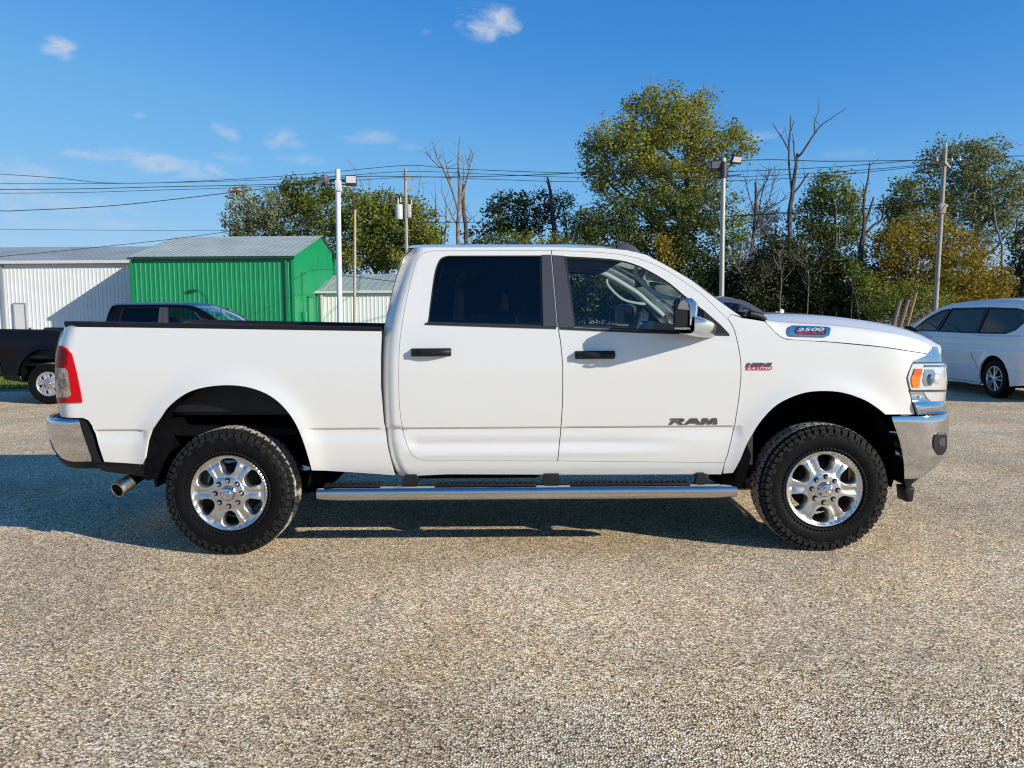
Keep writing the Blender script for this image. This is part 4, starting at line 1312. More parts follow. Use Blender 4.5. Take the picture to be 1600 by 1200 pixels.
def rim_mesh(nspoke=6, ro=.215, ri=.116, wo=.054, wi=.034, rot=math.pi / 2):
    """face facing -y, drawn in (x, z)"""
    holes = []
    for k in range(nspoke):
        a = rot + 2 * math.pi * k / nspoke
        c, s = math.cos(a), math.sin(a)
        raw = [(ri + .006, -wi * .5), (ri, 0), (ri + .006, wi * .5), (ri + .018, wi * .95), (ri + .045, wi + (wo - wi) * .45), (ro - .022, wo * .98), (ro - .008, wo * .80), (ro, wo * .35), (ro + .001, 0), (ro, -wo * .35), (ro - .008, -wo * .80), (ro - .022, -wo * .98), (ri + .045, -wi - (wo - wi) * .45), (ri + .018, -wi * .95)]
        sm = raw
        holes.append([(r * c - t * s, r * s + t * c) for r, t in sm])
    outer = [(.238 * math.cos(a), .238 * math.sin(a)) for a in np.linspace(0, 2 * math.pi, 96, endpoint=False)]
    prof = pchip([0, .05, .09, .105, .13, .18, .205, .222, .230, .238], [.004, .004, .006, .014, .012, .016, .026, .024, .012, .010])
    sp_c = [rot + math.pi / nspoke + 2 * math.pi * k / nspoke for k in range(nspoke)]
    def yf(x, z):
        r = math.hypot(x, z); a = math.atan2(z, x)
        y = prof(r)
        if r > .085:
            d = min(abs(math.remainder(a - c, 2 * math.pi)) for c in sp_c)
            t = d * r
            # a shallow groove runs out along each spoke
            y += .009 * math.exp(-(t / .014) ** 4) * smooth(.10, .13, r) * (1 - smooth(.20, .222, r))
        return y
    mb = panel(outer, [inset(h, -.006) for h in holes], yf, .011, .004)
    mb2 = MB(); mb2.v, mb2.f, mb2.n = mb.v, mb.f, mb.n
    # bevelled walls down into every window
    for h in holes:
        h0 = resample(inset(h, -.0062), .012)
        h1 = [tuple(Vector(p)) for p in resample(inset(h, -.0062), .012)]
        c = Vector((sum(p[0] for p in h0) / len(h0), sum(p[1] for p in h0) / len(h0)))
        rings_ = []
        for kk, dep in ((1.0, 0.0), (.94, .010), (.90, .035), (.88, .075)):
            rings_.append([Vector((c.x + (p[0] - c.x) * kk, yf(*p) + dep, c.y + (p[1] - c.y) * kk)) for p in h0])
        b = len(mb2.v); n = len(h0)
        for r0, r1 in zip(rings_[:-1], rings_[1:]):
            for i in range(n):
                j = (i + 1) % n
                qd = [r0[i], r0[j], r1[j], r1[i]]
                nn = (qd[1] - qd[0]).cross(qd[3] - qd[0])
                cc = Vector((c.x, 0, c.y)) - qd[0]; cc.y = 0
                fl = nn.dot(cc) < 0
                b = len(mb2.v)
                mb2.v += qd
                # smooth normals around the ring
                nrm_ = (cc.normalized() * (.9 if r0 is not rings_[0] else .6) + Vector((0, -1, 0)) * (.25 if r0 is not rings_[0] else .8)).normalized()
                mb2.n += [nrm_] * 4
                mb2.f.append((b, b + 1, b + 2, b + 3) if not fl else (b + 3, b + 2, b + 1, b))
    return mb2
_tyre = tyre_mesh('tyre')
for p in _tyre.v:
    p.z = max(p.z, -WZ + .002)
ME_tyre = _tyre.mesh('tyre', M['rubber'])
mb = MB()
blocks(mb, [(.060, .100, .396, .411, .396, .412, .84, .35, .30), (.106, .160, .396, .412, .396, .412, .86, .1, -.25), (.166, .210, .396, .412, .396, .411, .84, .45, .30)], 52, WR)
for p in mb.v: p.z = max(p.z, -WZ)
ME_tread = mb.mesh('tread_blocks', M['tread'], smooth=False)
mb = MB()
blocks(mb, [(.012, .054,   .388, .402, .396,   .409, .93, 0, .10), (.216, .258, .396, .410, .388, .402, .93, .2, .1)], 52, WR)
for p in mb.v: p.z = max(p.z, -WZ)
ME_should = mb.mesh('shoulder_blocks', M['shoulder'], smooth=False)
mb = MB()
blocks(mb, [(-.002, .016, .356, .377, .376, .393, .80, .05, 0)], 52, WR)
blocks(mb, [(-.003, .014, .338, .356, .352, .370, .45, .3, .1)], 26, WR)
blocks(mb, [(-.001, .006, .258, .268, .260, .270, .5, 0, 0)], 70, WR)
ME_side = mb.mesh('sidewall_blocks', M['shoulder'], smooth=False)
ME_rim = rim_mesh().mesh('rim', M['alloy'])
mb = MB(); mb.lathe([(.239, .008), (.243, .012), (.243, .03), (.225, .045), (.215, .07), (.212, .22)], 72)
ME_barrel = mb.mesh('rim_barrel', M['alloy'])
mb = MB(); mb.lathe([(.0, .085), (.165, .085), (.165, .11), (.17, .11), (.17, .2), (0.0, .2)], 40)
mb.box((.13, .10, .06), (.10, .07, .16), r=.01)
ME_hub = mb.mesh('wheel', M['hub'])
mb = MB(); mb.lathe([(.0, -.032), (.02, -.032), (.036, -.028), (.046, -.016), (.052, .004), (.056, .006)], 32)
# emblem: a small horned head in relief
for s in (-1, 1):
    mb.tube(smooth_line([(s * .006, -.036, .018), (s * .020, -.037, .016), (s * .026, -.036, .002), (s * .018, -.036, -.010), (s * .012, -.035, -.002)], 4), [.006, .006, .006, .006, .0058, .0055, .005, .005, .005, .0045, .0045, .004, .004, .0035, .003, .003, .002], 6)
mb.prism([(-.006, -.040, .016), (.006, -.040, .016), (.0045, -.040, -.018), (-.0045, -.040, -.018)], (0, .01, 0))
ME_cap = mb.mesh('centre_cap', M['chrome'])
mb = MB(); mb.lathe([(.0, -.022), (.007, -.022), (.0105, -.018), (.0115, .004), (.0115, .008)], 12)
ME_nut = mb.mesh('lug_nut', M['chrome'])
mb = MB(); mb.lathe([(.012, -.002), (.0165, -.001), (.018, .006)], 14)
ME_seat = mb.mesh('lug_seat', M['hub'])

def make_wheel(parent, loc, turn, spin=0.0, detail=True):
    w = link('wheel', ME_hub, parent, loc)
    w.rotation_euler = (0, 0, turn)
    link('tyre', ME_tyre, w)
    tag(link('tread_blocks', ME_tread, w), kind='stuff')
    tag(link('sidewall_blocks', ME_side, w), kind='stuff')
    tag(link('shoulder_blocks', ME_should, w), kind='stuff')
    for nm, me in (('rim', ME_rim), ('rim_barrel', ME_barrel), ('centre_cap', ME_cap)):
        c = link(nm, me, w); c.rotation_euler = (0, spin, 0)
        if nm != 'centre_cap': c.scale = (1.035, 1, 1.035)
    for k in range(8):
        a = math.pi / 2 + k * math.pi / 4 + spin * -1
        link('lug_nut', ME_nut, w, (.084 * math.cos(a), .004, .084 * math.sin(a)))
        link('lug_seat', ME_seats, w, (.084 * math.cos(a), 0, .084 * math.sin(a)))
    return w
mb = MB(); mb.lathe([(.012, .0015), (.0165, .002), (.0185, .006)], 14)
ME_seats = mb.mesh('lug_seat', M['hub'])
for ax, sp in ((AX_R, 0.0), (AX_F, .06)):
    make_wheel(truck, (ax - ORG.x, -YC + .005, WZ), 0.0, sp)
    make_wheel(truck, (ax - ORG.x, YC - .005, WZ), math.pi, sp)
# ------------------------------------------------------------------ ground
xsr = list(np.linspace(-60, 60, 61)); ysr = list(np.linspace(-40, -8, 9)) + list(np.linspace(-7, 12, 77))
lot = [[Vector((x, y, gz(x, y))) for x in xsr] for y in ysr]
lot += [[Vector((x, 13.0 + .25 * math.sin(x * .7) + (5.5 if x > 3 else 2.2 * smooth(-7, 3, x)), -.12)) for x in xsr]]
tag(MB().grid(lot).build('gravel_lot', M['gravel']), kind='structure')
big = [[Vector((x, y, -.125)) for x in (-1500, -200, -60, 60, 200, 1500)] for y in (12.0, 40, 200, 2500)]
tag(MB().grid(big).build('grass_field', M['dirt']), kind='structure')
near = [[Vector((x, y, -.02)) for x in (-1500, -60)] for y in (-1500, 12)]
mb = MB().grid(near); mb.grid([[Vector((x, y, -.02)) for x in (60, 1500)] for y in (-1500, 12)]); mb.grid([[Vector((x, y, -.004)) for x in (-60, 60)] for y in (-1500, -40)])
tag(mb.build('open_ground', M['gravel']), kind='structure')
tag(MB().grid([[Vector((x, y, -.116)) for x in (-40, -10)] for y in (13.6, 24)]).build('lawn', M['grass']), kind='structure')
tag(MB().box((-34, 35.5, -.12), (32, 5.0, .10)).build('concrete_apron', M['concrete']), kind='structure')

def quads_mesh(name, c, a, b, tone, mat_, parent=None):
    """many leaf-sized quads from numpy arrays: centre c, half axes a, b; folded a little along the middle"""
    n = len(c)
    v = np.empty((n, 4, 3), np.float32)
    v[:, 0] = c - a; v[:, 1] = c - b * .8; v[:, 2] = c + a; v[:, 3] = c + b * .8
    me = bpy.data.meshes.new(name)
    me.vertices.add(n * 4); me.vertices.foreach_set('co', v.reshape(-1))
    me.loops.add(n * 4); me.loops.foreach_set('vertex_index', np.arange(n * 4, dtype=np.int32))
    me.polygons.add(n); me.polygons.foreach_set('loop_start', np.arange(0, n * 4, 4, dtype=np.int32))
    at = me.attributes.new('tone', 'FLOAT', 'FACE'); at.data.foreach_set('value', tone.astype(np.float32))
    me.materials.append(mat_); me.update(calc_edges=True); me.validate()
    return link(name, me, parent)

# grass blades along the strip by the black truck
n = 14000
gx = RNG.uniform(-16, -8.5, n); gy = 13.3 + RNG.random(n) ** 1.3 * 9
c = np.stack([gx, gy, np.full(n, -.06)], 1)
a = np.stack([RNG.normal(0, .02, n), RNG.normal(0, .02, n), RNG.uniform(.03, .08, n)], 1)
ang = RNG.uniform(0, math.pi, n); b = np.stack([np.cos(ang) * .012, np.sin(ang) * .012, np.zeros(n)], 1)
tag(quads_mesh('grass', c, a, b, RNG.random(n), M['blade']), kind='stuff')

# ------------------------------------------------------------------ the other vehicles
def repaint(o, table):
    for i, s in enumerate(o.material_slots):
        if s.material in table:
            new = table[s.material]; s.link = 'OBJECT'; s.material = new
def other_pickup(label, loc, rz, kx, sc, paint, wheel_style=None):
    table = {M['white']: paint}
    root = empty('pickup_truck', loc, rz)
    root.scale = (sc, sc, sc)
    tag(root, label, 'pickup truck')
    for ch in children_of(truck):
        nm = ch.name.split('.')[0]
        if nm in ('roof_marker_lamp', 'exhaust_pipe', 'mud_flap', 'side_step', 'shock_absorber'): continue
        c = copy_tree(ch, root, ('badge', 'letter', 'badge_plate', 'wing_mirror'), lambda q_: repaint(q_, table))
        if nm == 'wheel':
            c.location.x *= kx
            if wheel_style:
                for w in children_of(c):
                    b = w.name.split('.')[0]
                    if b == 'rim': w.data = wheel_style; w.rotation_euler = (0, .25, 0)
                    elif b == 'rim_barrel': repaint(w, {M['alloy']: M['silver']})
                    elif b in ('sidewall_blocks',): bpy.data.objects.remove(w)
        else:
            c.scale = (kx, 1, 1)
    return root
ME_rim2 = rim_mesh(6, .196, .125, .030, .018).mesh('rim', M['silver'])
blk = other_pickup('black crew-cab pickup parked in front of the metal sheds', (-7.02, 11.1, -.12), 0.0, 1.10, .97, M['black_paint'], ME_rim2)
gry = other_pickup('dark grey pickup mostly hidden behind the white truck, its roof showing above the hood', (3.52, 10.1, -.12), 0.0, 1.0, .985, M['grey_paint'])
# a fin aerial on the black cab
mb = MB(); mb.prism([(-.62, 0, 2.03), (-.42, 0, 2.03), (-.47, 0, 2.075), (-.58, 0, 2.08)], (0, .05, 0))
fa = mb.build('roof_aerial', M['plastic'], blk)

# --- the white minivan, tail towards us, its left side in shade
VSC = 1.07
_va = math.radians(90.8); _vw = Vector((9.43, 10.1, 0)); _vr = Matrix.Rotation(_va, 3, 'Z') @ (Vector((-1.5, 1.0, 0)) * VSC)
van = empty('minivan', (_vw.x - _vr.x, _vw.y - _vr.y, -.12), _va); van.scale = (VSC,) * 3
tag(van, 'white minivan in shade at the edge of the lot, tail pointing towards us', 'minivan')
VR, VY = .36, 1.0
v_out = smooth_line([(-2.50, .33, 0), (-2.60, .50, 0), (-2.60, .80, 0), (-2.56, 1.0, 0), (-2.48, 1.25, 0), (-2.34, 1.50, 0), (-2.20, 1.69, 0), (-2.0, 1.765, 0), (-1.4, 1.80, 0), (-.5, 1.80, 0), (.15, 1.765, 0), (.65, 1.67, 0), (1.1, 1.48, 0), (1.55, 1.27, 0), (1.80, 1.15, 0), (2.1, 1.06, 0), (2.4, .95, 0), (2.56, .80, 0), (2.60, .6, 0), (2.58, .42, 0), (2.5, .25, 0)], 3)
v_out = [(p.x, p.y) for p in v_out]
def v_arch(cx, r=.43):
    return [(cx + r * math.cos(a), .36 + r * math.sin(a)) for a in np.linspace(-.25, math.pi + .25, 16)]
v_poly = v_out + [(1.95, .23)] + v_arch(1.5)[::1] + [(1.0, .21), (-1.0, .21)] + v_arch(-1.5)[::1] + [(-2.0, .27)]
def y_van(x, z):
    y = -VY + float(np.interp(z, [.2, .35, .6, .9, 1.10, 1.2, 1.7, 1.8, 1.86], [.07, .03, .005, .0, .02, .05, .20, .27, .34]))
    if x > 1.7: y += .45 * ((x - 1.7) / .9) ** 2.5
    if x < -2.1: y += .22 * ((-2.1 - x) / .5) ** 2
    y += .008 * math.exp(-((z - .93) / .02) ** 2)
    for cx in (-1.5, 1.5):
        r = math.hypot(x - cx, z - .36); y -= .02 * math.exp(-(max(0, r - .43) / .07) ** 2)
    return y
w_front = [(1.40, 1.20), (.52, 1.20), (.30, 1.635), (.55, 1.60), (.85, 1.50), (1.12, 1.37)]
w_slide = [(.42, 1.20), (-.84, 1.19), (-.93, 1.65), (.20, 1.65)]
w_quart = [(-.90, 1.19), (-1.72, 1.20), (-1.95, 1.27), (-2.20, 1.48), (-2.12, 1.57), (-1.8, 1.625), (-.98, 1.65)]
wins = [w_front, w_slide, w_quart]
def vpair(name, mb, mat_, par, **kw):
    a = mb.build(name, mat_, par[0], **kw); b = mb.build(name, mat_, par[1], mirror=0.0, **kw); return [a, b]
vb = vpair('body_side', panel(v_poly, [inset(w, .0) for w in wins], y_van, .07, .03), M['van_paint'], [van, van])
for w in wins: vpair('window_glass', panel(inset(w, -.01), [], y_van, .12, .004, lift=-.012), M['glass_front'] if w is w_front else M['glass_tint'], vb)
for w in wins: vpair('window_frame', panel(inset(w, -.02), [inset(w, .012)], y_van, .12, .01, lift=.002), M['seal'], vb)
vpair('pillar_trim', panel([(-.82, 1.18), (-.92, 1.18), (-1.0, 1.655), (-.91, 1.655)], [], y_van, .1, .01, lift=.003), M['seal'], vb)
vpair('pillar_trim', panel([(.53, 1.19), (.42, 1.19), (.19, 1.65), (.30, 1.64)], [], y_van, .1, .01, lift=.003), M['seal'], vb)
for pts in ([(.53, 1.18), (.55, .75), (.58, .45), (.60, .24)], [(-.84, 1.17), (-.80, .8), (-.95, .62), (-1.03, .52)], [(1.42, 1.14), (1.40, .9), (1.2, .6), (1.12, .4)], [(.55, .245), (-.98, .25)], [(-.93, 1.13), (-2.3, 1.16)]):
    l3 = smooth_line([(x, y_van(x, z) - .001, z) for x, z in pts], 6) if len(pts) > 2 else [Vector((x, y_van(x, z) - .001, z)) for x, z in resample(pts + [], .2)[:int(2.2 / .2)] if True][:9]
    mb = MB(); mb.tube(l3, .0045, 5); vpair('panel_gap', mb, M['seal'], vb)
mb = MB(); mb.tube(smooth_line([(.36, -.985, .985), (.28, -1.03, .99), (.18, -1.03, .99), (.12, -.985, .985)], 4), .012, 8)
mb2 = MB(); mb2.tube(smooth_line([(.84, -.995, 1.06), (.76, -1.045, 1.065), (.62, -1.045, 1.065), (.54, -.995, 1.06)], 4), .012, 8)
vpair('door_handle', mb2, M['van_paint'], vb)
mb = MB(); mb.sphere((1.22, -1.14, 1.22), (.08, .12, .075), 12, 8); mb.tube([(1.24, -.96, 1.19), (1.22, -1.06, 1.20)], .03, 8)
vm = vpair('wing_mirror', mb, M['lamp_black'], vb)
MB().sphere((1.165, -1.14, 1.22), (.04, .095, .055), 10, 6).build('mirror_glass', M['lampsilver'], vm[0])
top = [p for p in v_out if p[1] > 1.0 or True]
rows = []
for (x, z) in v_out[1:]:
    y0 = y_van(x, z)
    cr_ = .045 if z > 1.6 else .02
    bx = (.16 if x > 0 else -.12) * (1 if abs(x) > .6 else abs(x) / .6)
    rows.append([Vector((x + bx * (1 - abs(v) ** 2.2), v * -y0, z + cr_ * (1 - abs(v) ** 2.5))) for v in np.linspace(-1, 1, 15)])
MB().grid(rows).build('body_top', M['van_paint'], van, angle=50)
def strip(i0, i1, w, name, m_):
    r = []
    for (x, z) in v_out[i0:i1]:
        y0 = y_van(x, z); bx = (.16 if x > 0 else -.12)
        r.append([Vector((x + bx * (1 - abs(v) ** 2.2) + (.012 if x > 0 else -.012), v * -y0, z + (.045 if z > 1.6 else .02) * (1 - abs(v) ** 2.5) + .01)) for v in np.linspace(-w, w, 11)])
    MB().grid(r).build(name, m_, van, angle=60)
idx = lambda t: min(range(len(v_out)), key=lambda i: (v_out[i][0] - t[0]) ** 2 + (v_out[i][1] - t[1]) ** 2)
strip(idx((.75, 1.63)), idx((1.7, 1.19)), .90, 'windshield', M['glass_tint'])
strip(idx((-2.54, 1.1)), idx((-2.25, 1.62)), .80, 'rear_window', M['glass_tint'])
for s in (-1, 1):
    MB().box((-2.56, s * .80, 1.02), (.06, .22, .22), r=.03).build('taillight', M['red'], van)
    MB().box((2.46, s * .70, .82), (.2, .3, .12), r=.04).build('headlight', M['lampsilver'], van)
MB().box((0, 0, .42), (4.2, 1.6, .35), r=.05).build('underbody', M['under'], van)
MB().box((.2, 0, .85), (2.8, 1.72, .3), r=.05).build('cabin_floor', M['int_dark'], van)
for x in (.25, -.9):
    for y in (-.45, .45):
        s = MB().box((x, y, 1.12), (.16, .5, .62), r=.05).build('seat', M['seat'], van)
        MB().box((x - .05, y, 1.5), (.1, .26, .16), r=.03).build('headrest', M['seat'], s)
MB().box((1.5, 0, 1.02), (.5, 1.7, .2), r=.05).build('dashboard', M['int_dark'], van)
# its wheels: ten-spoke alloys
mb = MB(); mb.lathe([(.225, .03), (.24, .008), (.28, -.002), (.32, .004), (.342, .02), (.35, .045), (.35, .19), (.34, .215), (.28, .235), (.22, .22)], 64)
for i in range(60):
    a = i * math.pi / 30; mb.box((.349 * math.cos(a), .115, .349 * math.sin(a)), (.012, .15, .02), rot=Matrix.Rotation(-a, 3, 'Y'))
for p in mb.v: p.z = max(p.z, -VR + .004)
ME_vt = mb.mesh('tyre', M['rubber'])
mb = MB()
mb.lathe([(.228, .03), (.232, .012), (.222, .010), (.212, .03), (.20, .16)], 48)
for i in range(5):
    for d in (-.16, .16):
        a = math.pi / 2 + 2 * math.pi * i / 5
        p0 = Vector((.035 * math.cos(a + d), .012, .035 * math.sin(a + d))); p1 = Vector((.220 * math.cos(a + d * 1.3), .018, .220 * math.sin(a + d * 1.3)))
        mb.tube([p0, p0.lerp(p1, .6), p1], [(.012, .016), (.011, .014), (.016, .014)], 8)
mb.lathe([(0, .0), (.04, .004), (.06, .012), (.06, .03)], 20)
ME_vr = mb.mesh('rim', M['alloy'])
mb = MB(); mb.lathe([(0, .075), (.15, .075), (.15, .1), (.205, .1), (.205, .16), (0, .16)], 32)
ME_vh = mb.mesh('wheel', M['hub'])
for x in (-1.5, 1.5):
    for s in (-1, 1):
        w = link('wheel', ME_vh, van, (x, s * .995, VR)); w.rotation_euler = (0, .2, 0 if s < 0 else math.pi)
        link('tyre', ME_vt, w).rotation_euler = (0, -.2, 0); link('rim', ME_vr, w)
        mb = MB(); rows = []
        for a in np.linspace(-.3, math.pi + .3, 20):
            rows.append([Vector((x + .45 * math.cos(a), y * s, .36 + .45 * math.sin(a))) for y in (.96, .60)])
        mb.grid(rows); mb.add([Vector((x, .6 * s, .36))] + [r[1] for r in rows], [(0, i + 1, i + 2) for i in range(len(rows) - 1)])
        mb.build('wheel_liner', M['liner'], van)

# ------------------------------------------------------------------ sheds
def rib_wall(p0, p1, z0, z1f, pitch, depth, mb=None, out=Vector((0, -1, 0))):
    """corrugated steel between two ground points; z1f(t) is the top edge"""
    mb = mb or MB()
    p0, p1 = Vector(p0), Vector(p1)
    L = (p1 - p0).length; n = max(2, int(L / pitch))
    prof = []
    for i in range(n):
        for f, d in ((0, 0), (.62, 0), (.70, 1), (.92, 1)):
            prof.append(((i + f) / n, d))
    prof.append((1.0, 0))
    lo, hi = [], []
    for t, d in prof:
        q_ = p0.lerp(p1, t) + out * (depth * d)
        lo.append(Vector((q_.x, q_.y, z0))); hi.append(Vector((q_.x, q_.y, z1f(t))))
    return mb.grid([lo, hi])
def rib_roof(a0, a1, b0, b1, pitch, h):
    """ribs run from the eave (a) to the ridge (b)"""
    mb = MB(); a0, a1, b0, b1 = map(Vector, (a0, a1, b0, b1))
    n = max(2, int((a1 - a0).length / pitch)); lo, hi = [], []
    for i in range(n):
        for f, d in ((0, 0), (.86, 0), (.89, 1), (.97, 1)):
            t = (i + f) / n; up = Vector((0, 0, h * d))
            lo.append(a0.lerp(a1, t) + up); hi.append(b0.lerp(b1, t) + up)
    lo.append(a1); hi.append(b1)
    mb.grid([lo, hi])
    return mb
M['green_gutter'] = mat('green_gutter', (.012, .06, .03), .5)
GX0, GX1, GY0, GY1 = -19.1, -10.95, 34.1, 45.5
GE, GR = 4.60, 6.12
green = empty('green_shed', ((GX0 + GX1) / 2, GY0, -.12))
tag(green, 'bright green corrugated metal shed with a pale steel roof', 'shed')
GO = green.location.copy()
GYM = (GY0 + GY1) / 2
def gb(name, mb, m_, par=None, **kw): return mb.build(name, m_, par or green, origin=GO, **kw)
gb('front_wall', rib_wall((GX0, GY0, 0), (GX1, GY0, 0), -.12, lambda t: GE, .235, .018), M['green_wall'], smooth=False)
gable = lambda t: GE + (GR - GE) * (1 - abs(2 * t - 1))
gw = gb('gable_wall', rib_wall((GX1, GY0, 0), (GX1, GY1, 0), -.12, gable, .30, .010, out=Vector((1, 0, 0))), M['green_wall'], smooth=False)
gb('gable_wall', rib_wall((GX0, GY1, 0), (GX0, GY0, 0), -.12, gable, .38, .02, out=Vector((-1, 0, 0))), M['green_wall'], smooth=False)
gb('back_wall', rib_wall((GX1, GY1, 0), (GX0, GY1, 0), -.12, lambda t: GE, .3, .03, out=Vector((0, 1, 0))), M['green_wall'], smooth=False)
o = .25
gb('roof', rib_roof((GX0 - .15, GY0 - o, GE + .02), (GX1 + .12, GY0 - o, GE + .02), (GX0 - .15, GYM, GR + .09), (GX1 + .12, GYM, GR + .09), .30, .012), M['roof_steel'], smooth=False)
gb('roof', rib_roof((GX0 - .15, GY1 + o, GE + .02), (GX1 + .12, GY1 + o, GE + .02), (GX0 - .15, GYM, GR + .09), (GX1 + .12, GYM, GR + .09), .30, .012), M['roof_steel'], smooth=False)
gb('eave_trim', MB().box(((GX0 + GX1) / 2, GY0 - .16, GE - .05), (GX1 - GX0 + .2, .14, .10)), M['green_gutter'])
for x in (GX0 + .02, GX1 - .35): gb('downspout', MB().box((x, GY0 - .09, 2.2), (.11, .08, 4.5)), M['green_trim'])
gb('corner_trim', MB().box((GX1 - .04, GY0 - .01, 2.2), (.14, .12, 4.7)), M['green_wall'])
dr = gb('side_door', MB().box((GX1 + .04, GY0 + 3.2, 1.25), (.06, 1.5, 2.7)), M['green_wall'])
gb('door_frame', MB().box((GX1 + .05, GY0 + 2.40, 1.25), (.1, .1, 2.8)).box((GX1 + .05, GY0 + 4.0, 1.25), (.1, .1, 2.8)).box((GX1 + .05, GY0 + 3.2, 2.66), (.1, 1.7, .1)), M['green_trim'], dr)
mb = MB(); mb.tube(smooth_line([(GX1 + .1, GY0 + 1.3, .3), (GX1 + .1, GY0 + 1.3, 3.6), (GX1 + .14, GY0 + 1.3, 3.85), (GX1 + .3, GY0 + 1.3, 3.85)], 4), .035, 8)
mb.box((GX1 + .13, GY0 + 1.3, 1.6), (.18, .35, .5), r=.03)
gb('meter_mast', mb, M['green_wall'])

WX0, WX1, WY = -62.0, -16.0, 37.6
WE, WRR, WD = 4.70, 6.05, 6.2
white = empty('white_shed', (-35, WY, -.12))
tag(white, 'long white corrugated metal building left of the green shed', 'shed')
WO = white.location.copy()
xs_ = P(7, 450, WY).x
white_wall = rib_wall((xs_, WY, 0), (WX1, WY, 0), -.12, lambda t: WE, .215, .016)
white_wall.build('front_wall', M['white_wall'], white, origin=WO, smooth=False)
rib_wall((WX0, WY - .01, 0), (xs_ - .16, WY - .01, 0), -.12, lambda t: WE, .215, .016).build('front_wall', M['white_wall'], white, origin=WO, smooth=False)
MB().box((xs_ - .08, WY - .03, 2.25), (.16, .14, 4.8)).build('downspout', M['roof_grey'], white, origin=WO)
MB().box((WX0 + .1, WY + WD, 2.2), (.2, 2 * WD, 4.8)).box((WX1, WY + WD, 2.2), (.05, 2 * WD, 4.8)).build('end_wall', M['white_wall'], white, origin=WO)
rib_roof((WX0, WY - .3, WE + .02), (WX1 + .2, WY - .3, WE + .02), (WX0, WY + WD, WRR), (WX1 + .2, WY + WD, WRR), .30, .012).build('roof', M['roof_grey'], white, origin=WO, smooth=False)
MB().grid([[Vector((WX0, WY + 2 * WD, WE)), Vector((WX1, WY + 2 * WD, WE))], [Vector((WX0, WY + WD, WRR)), Vector((WX1, WY + WD, WRR))]]).build('roof', M['roof_grey'], white, origin=WO)
MB().box(((WX0 + WX1) / 2, WY - .24, WE - .05), (WX1 - WX0, .16, .16)).build('eave_trim', M['white_trim'], white, origin=WO)
a, b = P(22, 475, WY - .06), P(41, 513, WY - .06)
d = MB().box(((a.x + b.x) / 2, WY - .05, (a.z - .12) / 2), (b.x - a.x, .05, a.z + .12)).build('door', M['white_trim'], white, origin=WO)
mb = MB(); mb.box((a.x - .03, WY - .06, (a.z - .12) / 2), (.05, .09, a.z + .15)).box((b.x + .03, WY - .06, (a.z - .12) / 2), (.05, .09, a.z + .15)).box(((a.x + b.x) / 2, WY - .06, a.z + .03), (b.x - a.x + .1, .09, .05))
mb.build('door_frame', M['roof_grey'], d, origin=WO)
MB().box((b.x - .06, WY - .10, .95), (.10, .06, .03)).build('door_handle', M['lamp_black'], d, origin=WO)
MB().box((b.x + .22, WY - .06, 1.05), (.07, .06, .09)).build('switch_box', M['lamp_black'], white, origin=WO)

small = empty('small_white_shed', (-8, 38.4, -.12))
tag(small, 'low white metal shed behind the two thin light poles, joined to the green shed', 'shed')
SO = small.location.copy()
SX0, SX1, SY, SE, SRR, SDp = GX1 + .06, -3.0, 38.4, 3.02, 4.20, 4.6
rib_wall((SX0, SY, 0), (SX1, SY, 0), -.12, lambda t: SE, .215, .016).build('front_wall', M['white_wall'], small, origin=SO, smooth=False)
rib_roof((SX0 - .02, SY - .25, SE + .02), (SX1 + .2, SY - .25, SE + .02), (SX0 - .02, SY + SDp, SRR), (SX1 + .2, SY + SDp, SRR), .40, .018).build('roof', M['roof_steel'], small, origin=SO, smooth=False)
MB().box((SX1, SY + SDp / 2, 1.5), (.06, SDp, 3.1)).build('end_wall', M['white_wall'], small, origin=SO)
MB().box(((SX0 + SX1) / 2, SY - .18, SE - .06), (SX1 - SX0 + .2, .14, .14)).build('eave_trim', M['white_trim'], small, origin=SO)
MB().box((SX0 + .28, SY - .07, 1.5), (.12, .1, 3.1)).build('downspout', M['white_trim'], small, origin=SO)

# ------------------------------------------------------------------ poles
def pole(name, label, cat, bu, bv, tu, tv, D, r0, r1, m_, zb=-.12, group=None):
    top = PD(tu, tv, D); bot0 = PD(bu, bv, D)
    sl = (top - bot0) / (top.z - bot0.z)
    base = bot0 + sl * (zb - bot0.z)
    root = empty(name, base); tag(root, label, cat, group)
    k = 10
    MB().tube([base.lerp(top, i / k) for i in range(k + 1)], [r0 + (r1 - r0) * i / k for i in range(k + 1)], 14).build('pole', m_, root, origin=base, angle=50)
    return root, base, top
def flood(root, base, u, v, D, w, h, yaw, tilt, lit, arm_to):
    c = PD(u, v, D)
    R_ = Matrix.Rotation(yaw, 3, 'Z') @ Matrix.Rotation(tilt, 3, 'X')
    mb = MB(); mb.box(c, (w, .10, h), rot=R_, r=.015)
    for i in range(5): mb.box(c + R_ @ Vector(((i - 2) * w / 6, .07, 0)), (.015, .05, h * .8), rot=R_)
    f = mb.build('floodlight', M['lamp_black'], root, origin=base)
    MB().box(c + R_ @ Vector((0, -.052, h * .10)), (w * .86, .01, h * .62), rot=R_).build('lamp_glass', M['lamp_glass'] if lit else M['lamp_dark'], f, origin=base)
    MB().tube([c + R_ @ Vector((0, .05, -h * .2)), (c + arm_to) / 2 + Vector((0, 0, -.05)), arm_to], .022, 8).build('bracket', M['lamp_black'], f, origin=base)
M['lamp_dark'] = mat('lamp_glass_painted_shade', (.12, .13, .15), .12, coat=.8)  # darker copy of lamp_glass, its shade put into the colour
r_, b_, t_ = pole('light_pole', 'white steel light pole with two black floodlights, in front of the green shed', 'light pole', 531, 500, 527.5, 265, 22, .078, .072, M['pole_white'])
